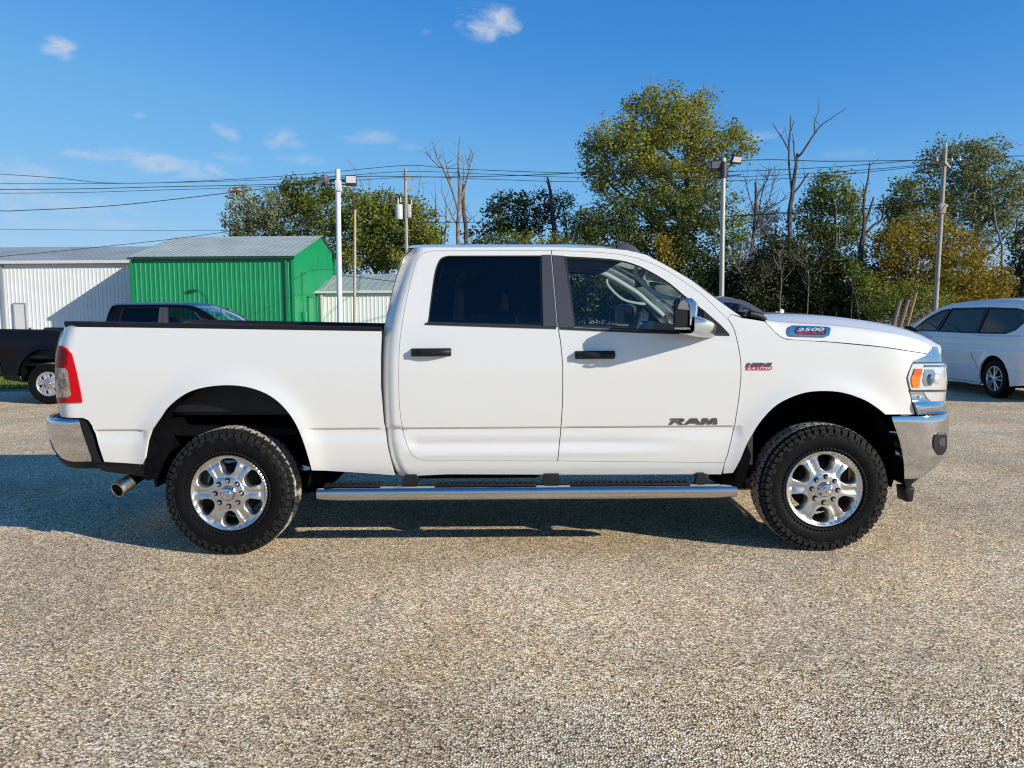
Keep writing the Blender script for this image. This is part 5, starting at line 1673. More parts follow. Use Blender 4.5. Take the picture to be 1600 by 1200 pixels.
flood(r_, b_, 506.5, 281.5, 22, .25, .30, -.9, .1, False, t_ + Vector((0, 0, -.25)))
flood(r_, b_, 548.5, 282.5, 22, .31, .30, .15, .05, True, t_ + Vector((0, 0, -.25)))
MB().box(t_ + Vector((.02, -.02, -.45)), (.16, .18, .30), r=.02).build('junction_box', M['pole_white'], r_, origin=b_)
mb = MB()
for dz in (.28, .42): mb.tube([t_ + Vector((-.45, 0, -dz)), t_ + Vector((.45, 0, -dz))], .02, 6)
mb.build('cross_bracket', M['lamp_black'], r_, origin=b_)
r_, b_, t_ = pole('light_pole', 'galvanised light pole with two floodlights standing before the tall yellow-green tree', 'light pole', 1127.5, 460, 1130.5, 247, 24, .078, .070, M['pole_gal'])
flood(r_, b_, 1118.5, 259, 24, .34, .30, .1, .25, False, t_ + Vector((0, 0, -.3)))
flood(r_, b_, 1150, 249.5, 24, .36, .26, .45, .55, True, t_ + Vector((0, 0, -.3)))
MB().cyl(t_ + Vector((0, 0, -.60)), t_ + Vector((0, 0, -.12)), .115, n=14).build('junction_box', M['lamp_black'], r_, origin=b_)
mb = MB(); mb.tube([t_ + Vector((-.3, 0, -.06)), t_ + Vector((0, 0, -.06))], .02, 6); mb.tube([t_ + Vector((.05, 0, -.55)), t_ + Vector((.55, 0, -.50))], .02, 6)
mb.build('cross_bracket', M['lamp_black'], r_, origin=b_)
r_, b_, t_ = pole('yard_light_pole', 'thin tan wooden pole carrying a yard light, just right of the white light pole', 'light pole', 554, 500, 554.5, 328, 34, .068, .055, M['wood_pale'])
mb = MB(); mb.tube(smooth_line([t_ + Vector((0, 0, -.1)), t_ + Vector((-.04, 0, .45)), t_ + Vector((-.16, -.1, .85)), t_ + Vector((-.28, -.2, .95))], 5), .022, 8)
mb.build('arm', M['lamp_black'], r_, origin=b_)
MB().box(t_ + Vector((-.36, -.25, .97)), (.42, .22, .10), r=.03).build('lamp_head', M['tank'], r_, origin=b_)
r_, b_, tP = pole('utility_pole', 'wooden utility pole with a grey transformer, behind the white truck cab', 'utility pole', 635, 380, 633.5, 264, 45, .115, .085, M['wood_pole'])
c = PD(623.5, 331, 45)
MB().lathe([(0, -.42), (.2, -.42), (.21, -.36), (.21, .34), (.17, .42), (0, .44)], 20, axis='Z', cen=c).build('transformer', M['tank'], r_, origin=b_)
c = PD(639.5, 330, 45)
MB().box(c, (.22, .2, .75), r=.03).build('equipment_box', M['tank'], r_, origin=b_)
mb = MB()
for (u, v) in ((622, 318), (626, 316), (643, 320)): q_ = PD(u, v, 45); mb.cyl(q_, q_ + Vector((0, 0, .30)), .05, .03, n=8)
mb.build('insulators', M['tank'], r_, origin=b_)
mb = MB(); mb.box(PD(638, 276, 45), (.75, .1, .10), rot=Matrix.Rotation(.5, 3, 'Y')); mb.box(PD(638, 296, 45), (.5, .1, .10)); mb.box(PD(636, 360, 45), (.3, .14, .08))
mb.build('crossarm', M['wood_pole'], r_, origin=b_)
r_, b_, tR = pole('utility_pole', 'tall weathered wooden utility pole behind the white minivan, leaning slightly', 'utility pole', 1460.5, 495, 1477, 232, 38, .13, .095, M['wood_pole'])
mb = MB(); mb.box(PD(1479, 257, 38), (1.5, .12, .12), rot=Matrix.Rotation(.06, 3, 'Y') @ Matrix.Rotation(.9, 3, 'Z'))
mb.build('crossarm', M['wood_pole'], r_, origin=b_)
mb = MB()
for (u, v) in ((1464, 252), (1487, 253), (1499, 251), (1478, 230)): q_ = PD(u, v, 38); mb.cyl(q_, q_ + Vector((0, 0, .22)), .06, .04, n=8)
mb.build('insulators', M['tank'], r_, origin=b_)
mb = MB(); mb.box(PD(1472, 322, 38), (.45, .3, .12), r=.02); mb.box(PD(1471, 326, 38), (.32, .34, .5), r=.04)
mb.build('cable_clamp', M['wood_pole'], r_, origin=b_)
r_, b_, t_ = pole('utility_pole', 'distant dark utility pole among the trees, above the white truck roof', 'utility pole', 914.5, 380, 913.5, 335, 64, .15, .12, M['deadwood_dark'])
MB().box(t_ + Vector((0, 0, -.3)), (.9, .1, .1), rot=Matrix.Rotation(.3, 3, 'Z')).build('crossarm', M['deadwood_dark'], r_, origin=b_)
for (bu, tu, tv, m_, w, lab) in ((1396, 1406, 470, 'post', .085, 'leftmost of two brown leaning posts above the white truck hood'), (1407, 1419, 468, 'post', .085, 'brown leaning post just left of the thin yellowish stake'), (1418, 1432, 457, 'post_tan', .05, 'thin yellowish stake leaning beside two brown posts')):
    D = 30; t_ = PD(tu, tv, D); b_ = PD(bu, 507, D); sl = (t_ - b_) / (t_.z - b_.z); b_ = b_ + sl * (-.12 - b_.z)
    mb = MB(); mb.tube([b_, t_], w, 8 if w < .06 else 10)
    tag(mb.build('leaning_post', M[m_], None), lab, 'post', 'leaning posts beyond the lot')

# ------------------------------------------------------------------ wires
def wire(label, pts, r=.018):
    p3 = smooth_line([PD(u, v, D) for u, v, D in pts], 10)
    tag(MB().tube(p3, r, 5).build('power_line', M['wire'], None, fix=False), label, 'power line', 'overhead lines')
wire('highest power line, meeting the top of the transformer pole', [(-1400, 200, 52), (-700, 235, 49), (0, 272, 46), (175, 286, 46), (350, 281, 45.5), (500, 270.5, 45), (634, 258.5, 45), (700, 263, 45), (800, 267.5, 44), (920, 270.5, 43), (1120, 268.5, 41), (1300, 261, 40), (1477, 247, 38), (1600, 243.5, 37), (2000, 232, 34), (2800, 190, 32)])
wire('power line just under the top one, ending at the right pole crossarm', [(-1400, 268, 50), (-700, 282, 48), (0, 287, 45.8), (300, 284.5, 45.4), (500, 277, 45.1), (636, 268, 44.8), (760, 272, 44.6), (900, 277, 43), (1120, 277, 41), (1300, 269, 40), (1464, 256, 37.6)], .016)
wire('thick cable from the left edge to the right utility pole', [(-1400, 280, 50), (-700, 294, 48), (0, 296, 46), (250, 292, 45.6), (450, 287, 45.2), (560, 276, 45), (690, 276.5, 44.6), (800, 274.5, 44), (920, 269.0, 35), (1165, 250.5, 37), (1300, 252, 37.5), (1475, 250, 38)], .022)
wire('lowest of the parallel power lines at left, dipping behind the tree crowns', [(-1400, 290, 50), (-700, 302, 48), (0, 302, 46), (250, 297, 45.6), (440, 290, 45.3), (637, 277, 45), (760, 280, 44.4), (900, 284, 43), (1120, 283, 41.5), (1300, 274, 40), (1499, 253, 38)], .016)
wire('sagging black service cable running from the left edge to the white light pole', [(-1500, 190, 18), (-700, 290, 19), (-120, 328, 20.2), (0, 329.5, 20.5), (30, 329, 20.6), (180, 321, 21), (360, 301, 21.5), (450, 289, 21.8), (527, 275, 22)], .011)
wire('thin level wire crossing the pale sky just above the sheds', [(-1400, 340, 52), (-700, 352, 51), (150, 359.5, 50), (350, 360, 50), (480, 356, 50), (640, 346, 50)], .013)
wire('wire slanting up from the white shed roof to the tree crowns', [(-420, 440, 34), (-200, 420, 33.5), (10, 400, 33), (150, 386.5, 33), (290, 371, 33.5), (420, 352, 34), (554, 330, 34)], .013)
wire('short line climbing past the shrub tops left of the yellow-green tree', [(870, 328, 48), (920, 319, 47), (975, 306, 46), (1040, 290, 44), (1120, 266, 42)], .018)
wire('pale line crossing low in front of the tall yellow-green tree', [(640, 348, 46), (780, 347, 46), (900, 346.5, 45), (1017, 344, 44), (1100, 340, 43), (1230, 332, 41), (1340, 323, 40), (1468, 311, 38)], .018)
wire('second low line, dropping to the clamp of the right utility pole', [(1120, 339, 43), (1240, 333, 41), (1350, 326, 40), (1470, 317, 38), (1520, 319, 37), (1620, 322, 35.5), (2000, 325, 33), (2800, 310, 31)], .018)
wire('guy wire slanting down rightwards from the right utility pole', [(1478, 262, 38), (1500, 300, 38), (1540, 370, 38), (1592, 462, 38)], .012)
wire('dark line drooping across the green gable to the transformer pole', [(455, 440, 33.8), (480, 425, 34.5), (500, 421, 36), (535, 418, 38), (600, 390, 42), (633, 358, 45)], .012)

# ------------------------------------------------------------------ trees
def leaves(clusters, per, spread, size, tone_mu, tone_sd, aspect=.62):
    """clusters: (n, 4) x, y, z, tone offset"""
    n = len(clusters) * per
    base = np.repeat(clusters, per, 0)
    c = base[:, :3] + RNG.normal(0, 1, (n, 3)) * spread * np.array([1, 1, .8])
    d = RNG.normal(0, 1, (n, 3)); d[:, 2] *= .7; d /= np.linalg.norm(d, axis=1)[:, None] + 1e-9
    e = RNG.normal(0, 1, (n, 3)); e -= d * (d * e).sum(1)[:, None]; e /= np.linalg.norm(e, axis=1)[:, None] + 1e-9
    s = size * RNG.uniform(.6, 1.35, n)
    tone = np.clip(tone_mu + base[:, 3] + RNG.normal(0, tone_sd, n), 0, 1)
    return c, d * s[:, None], e * (s * aspect)[:, None], tone
def limb(mb, p0, p1, r0, r1, bend=.12, n=7, seg=7):
    L = (p1 - p0).length; pts = []; off = Vector((random.gauss(0, 1), random.gauss(0, 1), random.gauss(0, .5))) * L * bend
    for i in range(n + 1):
        t = i / n; pts.append(p0.lerp(p1, t) + off * math.sin(math.pi * t) * .5 + Vector((random.gauss(0, .012), random.gauss(0, .012), 0)) * L * (1 if 0 < i < n else 0))
    mb.tube(pts, [r0 + (r1 - r0) * (i / n) ** .8 for i in range(n + 1)], seg); return pts
def tree(name, label, D, base_u, blobs, mat_, size=.16, dens=1.0, per=26, spread=.36, tone=.45, sd=.16, trunk_r=.22, depth=1.0, group='trees behind the lot', extra=None, cat='tree', bark='bark', shell=.55, limbs=True, base_v=None):
    """blobs: (u, v, half width px, half height px[, tone offset, density])"""
    s = D / FPX
    base = PD(base_u, 500, D); base.z = -.14
    root = empty(name, base); tag(root, label, cat, group)
    allc = []
    for bl in blobs:
        u, v, ru, rv = bl[:4]; tb = bl[4] if len(bl) > 4 else 0; dn = bl[5] if len(bl) > 5 else 1.0
        Dj = D + random.uniform(-1, 1) * ru * s * .5
        c = PD(u, v, Dj); rx, rz = ru * s, rv * s; ry = (rx + rz) / 2 * depth
        ncl = int(max(8, 1.55 * dens * dn * (rx * rz + .5 * rx * ry) * 6.2))
        d = RNG.normal(0, 1, (ncl, 3)); d /= np.linalg.norm(d, axis=1)[:, None]
        rad = shell + (1 - shell) * RNG.random(ncl) ** .6
        rad = np.where(RNG.random(ncl) < .12, rad * RNG.uniform(1.0, 1.14, ncl), rad)
        p = np.array(c) + d * rad[:, None] * np.array([rx, ry, rz])
        lump = np.array([noise.noise(Vector(q_) * .55) for q_ in p]) * .22
        p = p[p[:, 2] > .15] if True else p
        k = len(p)
        allc.append(np.concatenate([p, (tb + lump[:k] + RNG.normal(0, .05, k))[:, None]], 1))
    allc = np.concatenate(allc)
    c, a, b, t = leaves(allc, int(per * 1.35), spread * .84, size * .80, tone, sd)
    cr = quads_mesh('crown', c - np.array(base), a, b, t, M[mat_], root)
    if limbs:
        mb = MB()
        tops = [PD(bl[0], bl[1], D) for bl in blobs]
        hi = max(tops, key=lambda q_: q_.z)
        pts = limb(mb, base, Vector((hi.x, base.y, hi.z)), trunk_r, trunk_r * .2, .06, 10, 9)
        for tp in tops:
            if tp is hi: continue
            st = min(pts[:-2], key=lambda q_: abs(q_.z - max(base.z + .5, tp.z - abs(tp.x - q_.x) * .9 - .5)))
            limb(mb, st, tp, trunk_r * .45, .02, .15)
        mb.build('trunk', M[bark], root, origin=base)
    if extra: extra(root, base)
    return root
def dead(name, label, D, limbs_px, m_='deadwood', group='bare dead trees', cat='dead tree', twigs=0, dj=.6):
    """limbs_px: lists of (u, v, width px)"""
    s = D / FPX
    base = PD(limbs_px[0][0][0], limbs_px[0][0][1], D)
    z0 = base.z
    base.z = -.14
    root = empty(name, base); tag(root, label, cat, group)
    for i, L in enumerate(limbs_px):
        mb = MB()
        off = random.uniform(-dj, dj) if i else 0
        pts = [PD(u, v, D + off * min(1, k * .4)) for k, (u, v, w) in enumerate(L)]
        rad = [w * s / 2 * .62 for _, _, w in L]
        if i == 0 and pts[0].z > base.z: pts = [Vector((pts[0].x, pts[0].y, base.z))] + pts; rad = [rad[0] * 1.2] + rad
        sp = smooth_line(pts, 4)
        rr = [float(np.interp(k / 4, range(len(rad)), rad)) for k in range(len(sp))]
        sp = [p + Vector((random.gauss(0, .10), random.gauss(0, .10), 0)) * r for p, r in zip(sp, rr)]
        mb.tube(sp, rr, 7)
        for _ in range(twigs):
            k = random.randrange(len(sp) // 3, len(sp)); l = random.uniform(.4, 1.3)
            dd = Vector((random.gauss(0, 1), random.gauss(0, 1), random.uniform(.2, 1.4))).normalized()
            mb.tube([sp[k], sp[k] + dd * l * .5 + Vector((0, 0, .05)), sp[k] + dd * l + Vector((0, 0, .2)) * l], [min(rr[k] * .5, .03), .016, .008], 5)
        mb.build('trunk' if i == 0 else 'branch', M[m_], root, origin=base)
    return root

tree('tree', 'grey-green tree at the left end of the tree line, behind the green shed', 64, 400, [(385, 345, 30, 30), (412, 330, 30, 30, .1), (440, 350, 34, 40), (372, 318, 12, 18, .38, .4), (378, 302, 12, 8, .42, .4), (405, 365, 50, 22)], 'leaf_grey', .17, tone=.42)
tree('tree', 'tall dark green tree behind the two thin light poles', 66, 490, [(465, 296, 27, 18), (492, 305, 30, 26), (450, 315, 22, 25), (500, 340, 40, 40), (470, 350, 40, 45), (525, 300, 20, 20, -.05, .7)], 'leaf_mid', .17, tone=.35)
tree('willow_tree', 'olive green bushy tree between the white light pole and the transformer pole', 58, 575, [(555, 330, 30, 34), (582, 350, 38, 44), (560, 390, 44, 46), (598, 320, 30, 18, -.1), (540, 365, 25, 40, -.1), (600, 385, 40, 45)], 'leaf_willow', .16, tone=.45, per=32, dens=1.3)
tree('willow_tree', 'rounded olive green tree behind the transformer pole', 57, 640, [(620, 335, 30, 28), (650, 345, 32, 34), (668, 365, 26, 34), (640, 385, 45, 40), (672, 390, 20, 25)], 'leaf_willow', .16, tone=.47, per=32, dens=1.3)
dead('dead_tree', 'tall bare dead tree with many upright branches, behind the truck cab roof', 56, [[(716, 385, 10), (716, 340, 10), (718, 300, 8), (716, 262, 5), (717, 235, 3.5), (719, 212, 1.6)],
    [(717, 330, 7), (704, 290, 6), (692, 262, 5), (683, 245, 3.5), (676, 222, 2)], [(692, 262, 4), (682, 257, 3), (668, 241, 2), (663, 238, 1.4)], [(718, 318, 6), (728, 285, 5), (735, 258, 3.5), (740, 238, 2)],
    [(710, 305, 4), (700, 270, 3), (696, 248, 2)], [(722, 300, 4), (725, 270, 3), (722, 250, 2)], [(734, 262, 2.5), (728, 248, 1.6)], [(714, 350, 5), (702, 330, 3), (690, 300, 2)]], twigs=6)
dead('dead_tree', 'dark vine-wrapped dead trunk right beside the tall bare tree', 56.5, [[(729, 386, 11), (727, 350, 10), (724, 318, 9), (724, 288, 8)], [(727, 350, 3), (736, 342, 2), (745, 336, 1)]], 'deadwood_dark', twigs=4)
dead('dead_tree', 'thin dead stem left of the tall bare tree', 58, [[(682, 385, 4), (681, 340, 4), (681, 303, 3)], [(694, 385, 6), (697, 350, 4), (697, 320, 3)], [(694, 360, 4), (704, 345, 2), (712, 330, 1.5)]], twigs=2)
dead('dead_tree', 'spindly bare tops rising from the olive tree by the transformer pole', 60, [[(571, 330, 3), (569, 300, 2.5), (560, 275, 1.6), (552, 258, 1)], [(574, 320, 2), (577, 295, 1.5), (576, 280, 1)], [(650, 330, 2.5), (655, 295, 1.6), (658, 270, 1)], [(652, 320, 2), (662, 300, 1.4), (660, 285, 1)]], 'deadwood', twigs=3)

tree('tree', 'dark green ragged tree above the middle of the truck roof', 60, 805, [(770, 350, 24, 26), (800, 330, 32, 28), (830, 312, 22, 18, .15), (790, 365, 44, 24), (820, 345, 28, 24), (745, 372, 18, 16), (842, 340, 15, 25)], 'leaf_dark', .17, tone=.34, dens=.85, trunk_r=.2)
tree('tree', 'small tufted tree right of the broken reddish snag', 60.5, 885, [(880, 315, 22, 15, .15), (868, 330, 14, 14), (905, 348, 18, 14), (885, 360, 30, 20), (915, 365, 25, 18)], 'leaf_grey', .15, tone=.36, dens=.8, trunk_r=.14)
def redvine(root, base):
    c = np.concatenate([np.array([list(PD(855 + 4 * random.gauss(0, 1), random.uniform(305, 350), 58.6)) + [0] for _ in range(30)])])
    cc, a, b, t = leaves(c, 10, .16, .11, .5, .2)
    quads_mesh('vine', cc - np.array(base), a, b, t, M['vine_leaf'], root)
M['vine_leaf'] = leaf_mat('vine_leaf', [(.07, .02, .02), (.13, .04, .035), (.17, .07, .05)])
sn = dead('dead_tree', 'broken snag with reddish vine beside the tall yellow-green tree', 58.5, [[(866, 385, 11), (864, 345, 11), (861, 310, 8), (857, 285, 6), (855, 276, 3)], [(864, 350, 7), (872, 335, 5), (876, 318, 4), (884, 312, 2)], [(862, 300, 3), (853, 282, 2)]], 'deadwood_dark', twigs=2)
redvine(sn, sn.location)
tree('bush', 'yellowish low bush along the top of the truck roof', 50, 830, [(800, 378, 26, 14), (832, 380, 22, 14), (868, 382, 18, 12, -.1), (770, 384, 26, 10, -.2), (895, 384, 26, 12, -.3)], 'leaf_autumn', .13, tone=.35, trunk_r=.1, cat='bush', group='bushes under the trees')

tree('yellow_green_tree', 'tallest tree, yellow-green autumn leaves, behind the right light pole', 56, 1040, [(1030, 165, 36, 30, .06), (1060, 195, 40, 36, .10), (1000, 175, 20, 25, 0), (1088, 190, 34, 34, .14), (1093, 155, 16, 14, .02, .6),
    (1050, 240, 60, 40, .08), (1000, 235, 40, 36, .04), (955, 215, 30, 24, .12), (935, 250, 26, 26, -.02), (925, 222, 18, 12, .0, .6), (960, 275, 34, 32, -.05), (945, 292, 22, 16, -.12, .8), (1105, 240, 34, 36, .06), (1145, 222, 28, 22, -.02, .8), (1160, 240, 16, 14, -.05, .6), (1150, 205, 14, 10, 0, .5),
    (1010, 285, 44, 32, -.08), (1060, 290, 50, 34, -.06), (1100, 285, 30, 30, -.1), (985, 212, 26, 24, .05)], 'leaf_autumn', .15, tone=.55, per=28, dens=1.35, trunk_r=.42, spread=.40)
tree('tree', 'dense dark green ivy-clad tree around the foot of the yellow-green tree', 53, 1000, [(960, 335, 34, 28, .05), (925, 355, 26, 28), (1000, 345, 44, 36), (960, 385, 50, 40, -.05), (1010, 400, 50, 44, -.08), (1060, 340, 44, 42, .08), (1090, 390, 46, 60, .02), (1060, 430, 60, 50, -.12), (1100, 330, 30, 30, .1), (1000, 440, 60, 40, -.15)], 'leaf_dark', .155, tone=.42, dens=1.4)
tree('tree', 'bright green leafy tree right beside the right light pole', 52, 1150, [(1150, 330, 18, 26, .0), (1146, 365, 20, 34), (1160, 395, 18, 30, -.05), (1140, 420, 22, 30, -.1)], 'leaf_bright', .145, tone=.36, trunk_r=.15)
tree('bush', 'orange-tinted vine bush at the foot of the tallest tree', 51, 1040, [(1038, 395, 8, 22, .1, .7), (1045, 418, 9, 20, .15, .8), (1030, 380, 6, 12, 0, .5)], 'leaf_gold', .13, tone=.6, trunk_r=.1, cat='bush', group='bushes under the trees', limbs=False)
dead('dead_tree', 'vine-clad trunk with twiggy crown right of the light pole', 55, [[(1168, 470, 9), (1172, 420, 9), (1178, 360, 8), (1181, 310, 7), (1180, 285, 5)], [(1180, 310, 4), (1192, 292, 3), (1200, 280, 2)], [(1178, 330, 3), (1170, 305, 2.5), (1166, 285, 1.5)]], 'deadwood_dark', twigs=7)
dead('dead_tree', 'leaning tree with fine bare twigs against the sky, left of the tallest dead tree', 54, [[(1165, 460, 6), (1172, 400, 6), (1182, 350, 6), (1195, 330, 4), (1215, 318, 3), (1228, 308, 1.5)], [(1186, 345, 4), (1188, 315, 3), (1196, 285, 2), (1205, 262, 1)], [(1195, 330, 3), (1205, 300, 2), (1212, 275, 1)], [(1180, 350, 4), (1200, 345, 3), (1215, 348, 2)]], 'deadwood_dark', twigs=16)
dead('dead_tree', 'pale tangled trunk with drooping twigs above the truck hood', 50, [[(1144, 462, 7), (1150, 430, 7), (1157, 400, 6), (1160, 375, 4)], [(1155, 410, 4), (1170, 395, 3), (1190, 398, 2), (1205, 410, 1.5)], [(1160, 390, 3), (1180, 372, 2.5), (1205, 365, 2), (1225, 372, 1)]], 'deadwood', twigs=22)
tree('tree', 'brownish thin-leaved tree between the light pole and tallest dead tree', 56, 1195, [(1190, 335, 22, 20, .15), (1205, 350, 26, 26, .05), (1180, 380, 26, 40, -.1), (1215, 385, 24, 34, -.1), (1195, 420, 40, 40, -.2)], 'leaf_brown', .13, tone=.55, dens=.8, trunk_r=.14)
dead('dead_tree', 'tallest bare dead tree forking high above the truck hood', 52, [[(1233, 400, 11), (1234, 340, 12), (1238, 300, 10), (1243, 262, 8), (1246, 240, 6)],
    [(1238, 305, 6), (1233, 260, 5), (1233, 225, 4.5), (1235, 200, 3.5), (1235, 180, 1.8)], [(1233, 236, 4), (1226, 222, 3.5), (1215, 205, 2.6), (1207, 193, 1.6)], [(1236, 205, 2.5), (1240, 188, 1.5)],
    [(1246, 245, 6), (1252, 240, 5.5), (1262, 225, 5), (1272, 210, 4), (1282, 197, 3.4), (1300, 184, 2.6), (1321, 170, 1.4)], [(1273, 208, 3), (1273, 190, 2.2), (1280, 172, 1.4)],
    [(1244, 262, 4.5), (1241, 240, 3.5), (1240, 220, 2.6), (1238, 208, 1.6)], [(1240, 302, 5), (1250, 290, 4.4), (1260, 275, 4), (1264, 270, 2.6)], [(1241, 340, 4), (1250, 325, 3), (1258, 310, 2)]], 'deadwood_dark', twigs=1)
tree('tree', 'rounded green tree between the two tall dead trees', 54, 1300, [(1300, 292, 34, 22, .12), (1278, 310, 22, 24, .06), (1322, 305, 24, 26, .08), (1270, 340, 26, 30, -.05), (1305, 345, 40, 36, -.02), (1335, 340, 18, 30), (1260, 375, 30, 30, -.15), (1310, 385, 44, 30, -.12)], 'leaf_mid', .15, tone=.36, dens=1.25)
dead('dead_tree', 'pale bare stems inside the rounded green tree', 51.5, [[(1307, 385, 3), (1307, 350, 3), (1305, 312, 2)], [(1311, 380, 2.5), (1312, 352, 2)]], 'deadwood')
dead('dead_tree', 'broken dead trunk with two upright stubs left of the golden bush', 49, [[(1344, 430, 14), (1345, 390, 14), (1350, 352, 8), (1350, 312, 6), (1356, 280, 4.5), (1359, 254, 3)], [(1350, 355, 8), (1357, 335, 7), (1365, 308, 4.5)], [(1348, 370, 8), (1365, 352, 7), (1378, 342, 6), (1382, 312, 4)], [(1352, 312, 3), (1349, 288, 2)]], 'deadwood_dark', twigs=2)
tree('tree', 'dark green tree behind the golden bush, left of the right pole', 58, 1420, [(1410, 305, 30, 22, .08), (1440, 300, 30, 26), (1400, 325, 28, 22), (1430, 335, 44, 30, -.05), (1465, 320, 22, 30), (1390, 350, 30, 30, -.1)], 'leaf_dark', .155, tone=.5, dens=.95)
tree('tall_tree', 'tall grey-green tree behind the right utility pole, at the right', 60, 1520, [(1505, 255, 40, 30, .05), (1545, 232, 32, 22, .1), (1455, 260, 20, 26, -.15), (1480, 235, 26, 16, 0, .7), (1540, 275, 40, 34), (1500, 305, 40, 36), (1560, 310, 36, 40, .05), (1520, 345, 60, 40), (1592, 285, 20, 34, -.05, .8), (1590, 340, 26, 40, .05)], 'leaf_grey', .165, tone=.45, dens=1.05, trunk_r=.35, spread=.42)
dead('dead_tree', 'pale split trunk at the far right beside the tall grey-green tree', 56, [[(1566, 400, 6), (1563, 375, 6), (1556, 350, 5), (1553, 325, 4)], [(1588, 395, 6), (1588, 370, 6), (1590, 340, 5)]], 'deadwood', twigs=2)
tree('golden_bush', 'large golden brown bush behind the minivan', 46, 1470, [(1420, 365, 36, 30, .05), (1400, 395, 34, 34, 0), (1460, 375, 36, 34, .08), (1440, 415, 50, 40, -.02), (1500, 395, 38, 34, .06), (1530, 425, 40, 36, .04), (1490, 440, 50, 40, 0), (1552, 450, 24, 30, 0), (1400, 430, 36, 40, -.12), (1385, 380, 20, 24, -.1), (1530, 465, 36, 26, 0)], 'leaf_gold', .12, tone=.55, per=34, dens=1.6, cat='bush', trunk_r=.2, spread=.33, group='bushes under the trees')
tree('tree', 'dark tree, shade put into its leaf colour, at the right edge behind the minivan roof', 47, 1590, [(1590, 400, 22, 34), (1600, 440, 30, 40, -.1), (1580, 460, 20, 26, -.1), (1620, 400, 30, 60)], 'leaf_painted_shade', .15, tone=.55)
# undergrowth below
tree('bush', 'dark shrubs under the bare trees, right of the light pole base', 48, 1190, [(1165, 445, 36, 34), (1205, 440, 36, 40), (1240, 430, 34, 44), (1180, 478, 60, 22), (1235, 475, 40, 25), (1215, 405, 30, 30, .05)], 'leaf_painted_shade', .135, tone=.50, sd=.30, per=44, dens=1.7, cat='bush', group='bushes under the trees')
tree('bush', 'dark undergrowth below the rounded green tree', 47, 1290, [(1275, 430, 36, 44), (1310, 440, 40, 44, .1), (1290, 475, 50, 24), (1340, 450, 36, 44, .05), (1345, 480, 34, 22), (1255, 465, 30, 30)], 'leaf_painted_shade', .135, tone=.58, sd=.30, per=44, dens=1.7, cat='bush', group='bushes under the trees')
for i_, (u, v0, v1, lab) in enumerate(((1219, 470, 395, 'thin pale sapling stem standing in the dark shrubs, first right of the light pole'), (1262, 475, 400, 'thin bare sapling stem in the dark undergrowth below the rounded green tree'), (1331, 470, 410, 'thin stem in the undergrowth just left of the broken dead trunk'))):
    dead('sapling', lab, 46, [[(u, v0, 2.6), (u + 2, (v0 + v1) / 2, 2.2), (u - 2, v1, 1.4)]], 'deadwood', twigs=12, group='bare saplings', cat='sapling')
dead('bare_shrub', 'tangle of pale bare twigs right of the light pole foot', 47, [[(1175, 478, 4), (1180, 450, 3), (1172, 425, 2)], [(1180, 455, 3), (1200, 430, 2.4), (1214, 408, 1.5)], [(1178, 460, 2.5), (1160, 435, 2), (1150, 412, 1.4)]], 'deadwood', twigs=30, group='bare saplings', cat='shrub')
tree('bush', 'olive brown brush patches over the dark shrubs near the tallest dead tree', 46.5, 1230, [(1200, 425, 22, 16), (1238, 408, 20, 14, .1), (1262, 440, 20, 14), (1180, 450, 18, 14), (1290, 412, 20, 12, .1), (1225, 455, 26, 12, -.1)], 'leaf_brown', .10, tone=.35, dens=.55, per=24, cat='bush', group='bushes under the trees', trunk_r=.05, limbs=False)
tree('bush', 'yellow-green shrub beside the broken dead trunk', 45.5, 1352, [(1352, 462, 16, 20, .1), (1345, 440, 12, 14), (1358, 440, 8, 10), (1330, 420, 12, 12, -.1, .6)], 'leaf_bright', .11, tone=.5, cat='bush', dens=.8, group='bushes under the trees', trunk_r=.08)
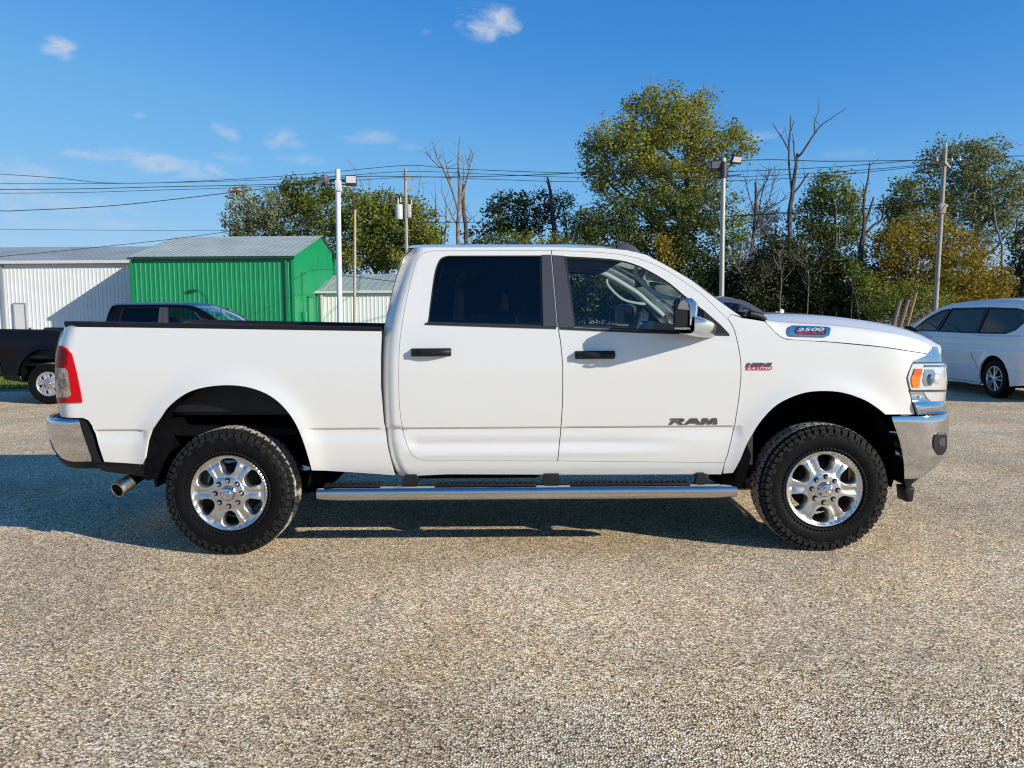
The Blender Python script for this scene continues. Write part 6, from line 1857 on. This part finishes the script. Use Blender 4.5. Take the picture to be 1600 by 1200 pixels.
tree('bush', 'bright green weeds around the foot of the right utility pole', 42, 1440, [(1405, 462, 26, 14, .0), (1430, 458, 20, 18, .1), (1450, 470, 22, 16, .05), (1480, 478, 16, 14, .1), (1385, 470, 14, 14, -.1)], 'leaf_bright', .11, tone=.42, cat='bush', dens=1.0, group='bushes under the trees', trunk_r=.06, limbs=False)
tree('bush', 'dark green bank of shrubs behind the leaning posts', 44, 1400, [(1390, 485, 34, 18), (1425, 488, 32, 16, -.05), (1365, 485, 24, 18), (1455, 490, 26, 12, .1)], 'leaf_dark', .11, tone=.35, cat='bush', dens=1.2, group='bushes under the trees', trunk_r=.06, limbs=False)
tree('bush', 'dry pale scrub at the foot of the leaning posts', 31.5, 1438, [(1438, 499, 14, 5, .1), (1425, 503, 10, 4), (1452, 500, 8, 4)], 'leaf_brown', .07, tone=.85, cat='bush', per=20, group='bushes under the trees', trunk_r=.02, limbs=False)
tree('bush', 'dark scrub just above the white truck windshield, left of the light pole', 49, 1080, [(1060, 470, 60, 30), (1110, 465, 40, 34), (1000, 470, 60, 30), (1125, 440, 20, 30)], 'leaf_painted_shade', .14, tone=.5, sd=.28, dens=1.5, cat='bush', per=44, group='bushes under the trees')
tree('bush', 'dark scrub seen through the white truck windows', 52, 930, [(900, 440, 60, 50), (960, 450, 50, 50, .05), (860, 420, 50, 40), (800, 420, 50, 36), (740, 420, 40, 36), (900, 480, 80, 24), (690, 430, 40, 40)], 'leaf_dark', .17, tone=.4, cat='bush', dens=1.3, group='bushes under the trees')
far = []
for i in range(44):
    u = -500 + i * 62 + random.uniform(-20, 20)
    far.append((u, 478 - random.uniform(0, 14), 46, 26, random.uniform(-.1, .1), .5))
c0 = []
for bl in far:
    c = PD(bl[0], bl[1], 150); n_ = 26
    d = RNG.normal(0, 1, (n_, 3)); d /= np.linalg.norm(d, axis=1)[:, None]
    c0.append(np.concatenate([np.array(c) + d * np.array([6.5, 4, 3.4]), np.full((n_, 1), bl[4])], 1))
cc, a, b, t = leaves(np.concatenate(c0), 44, 1.0, .75, .25, .15)
tag(quads_mesh('far_woods', cc, a, b, t, M['leaf_mid']), kind='stuff')
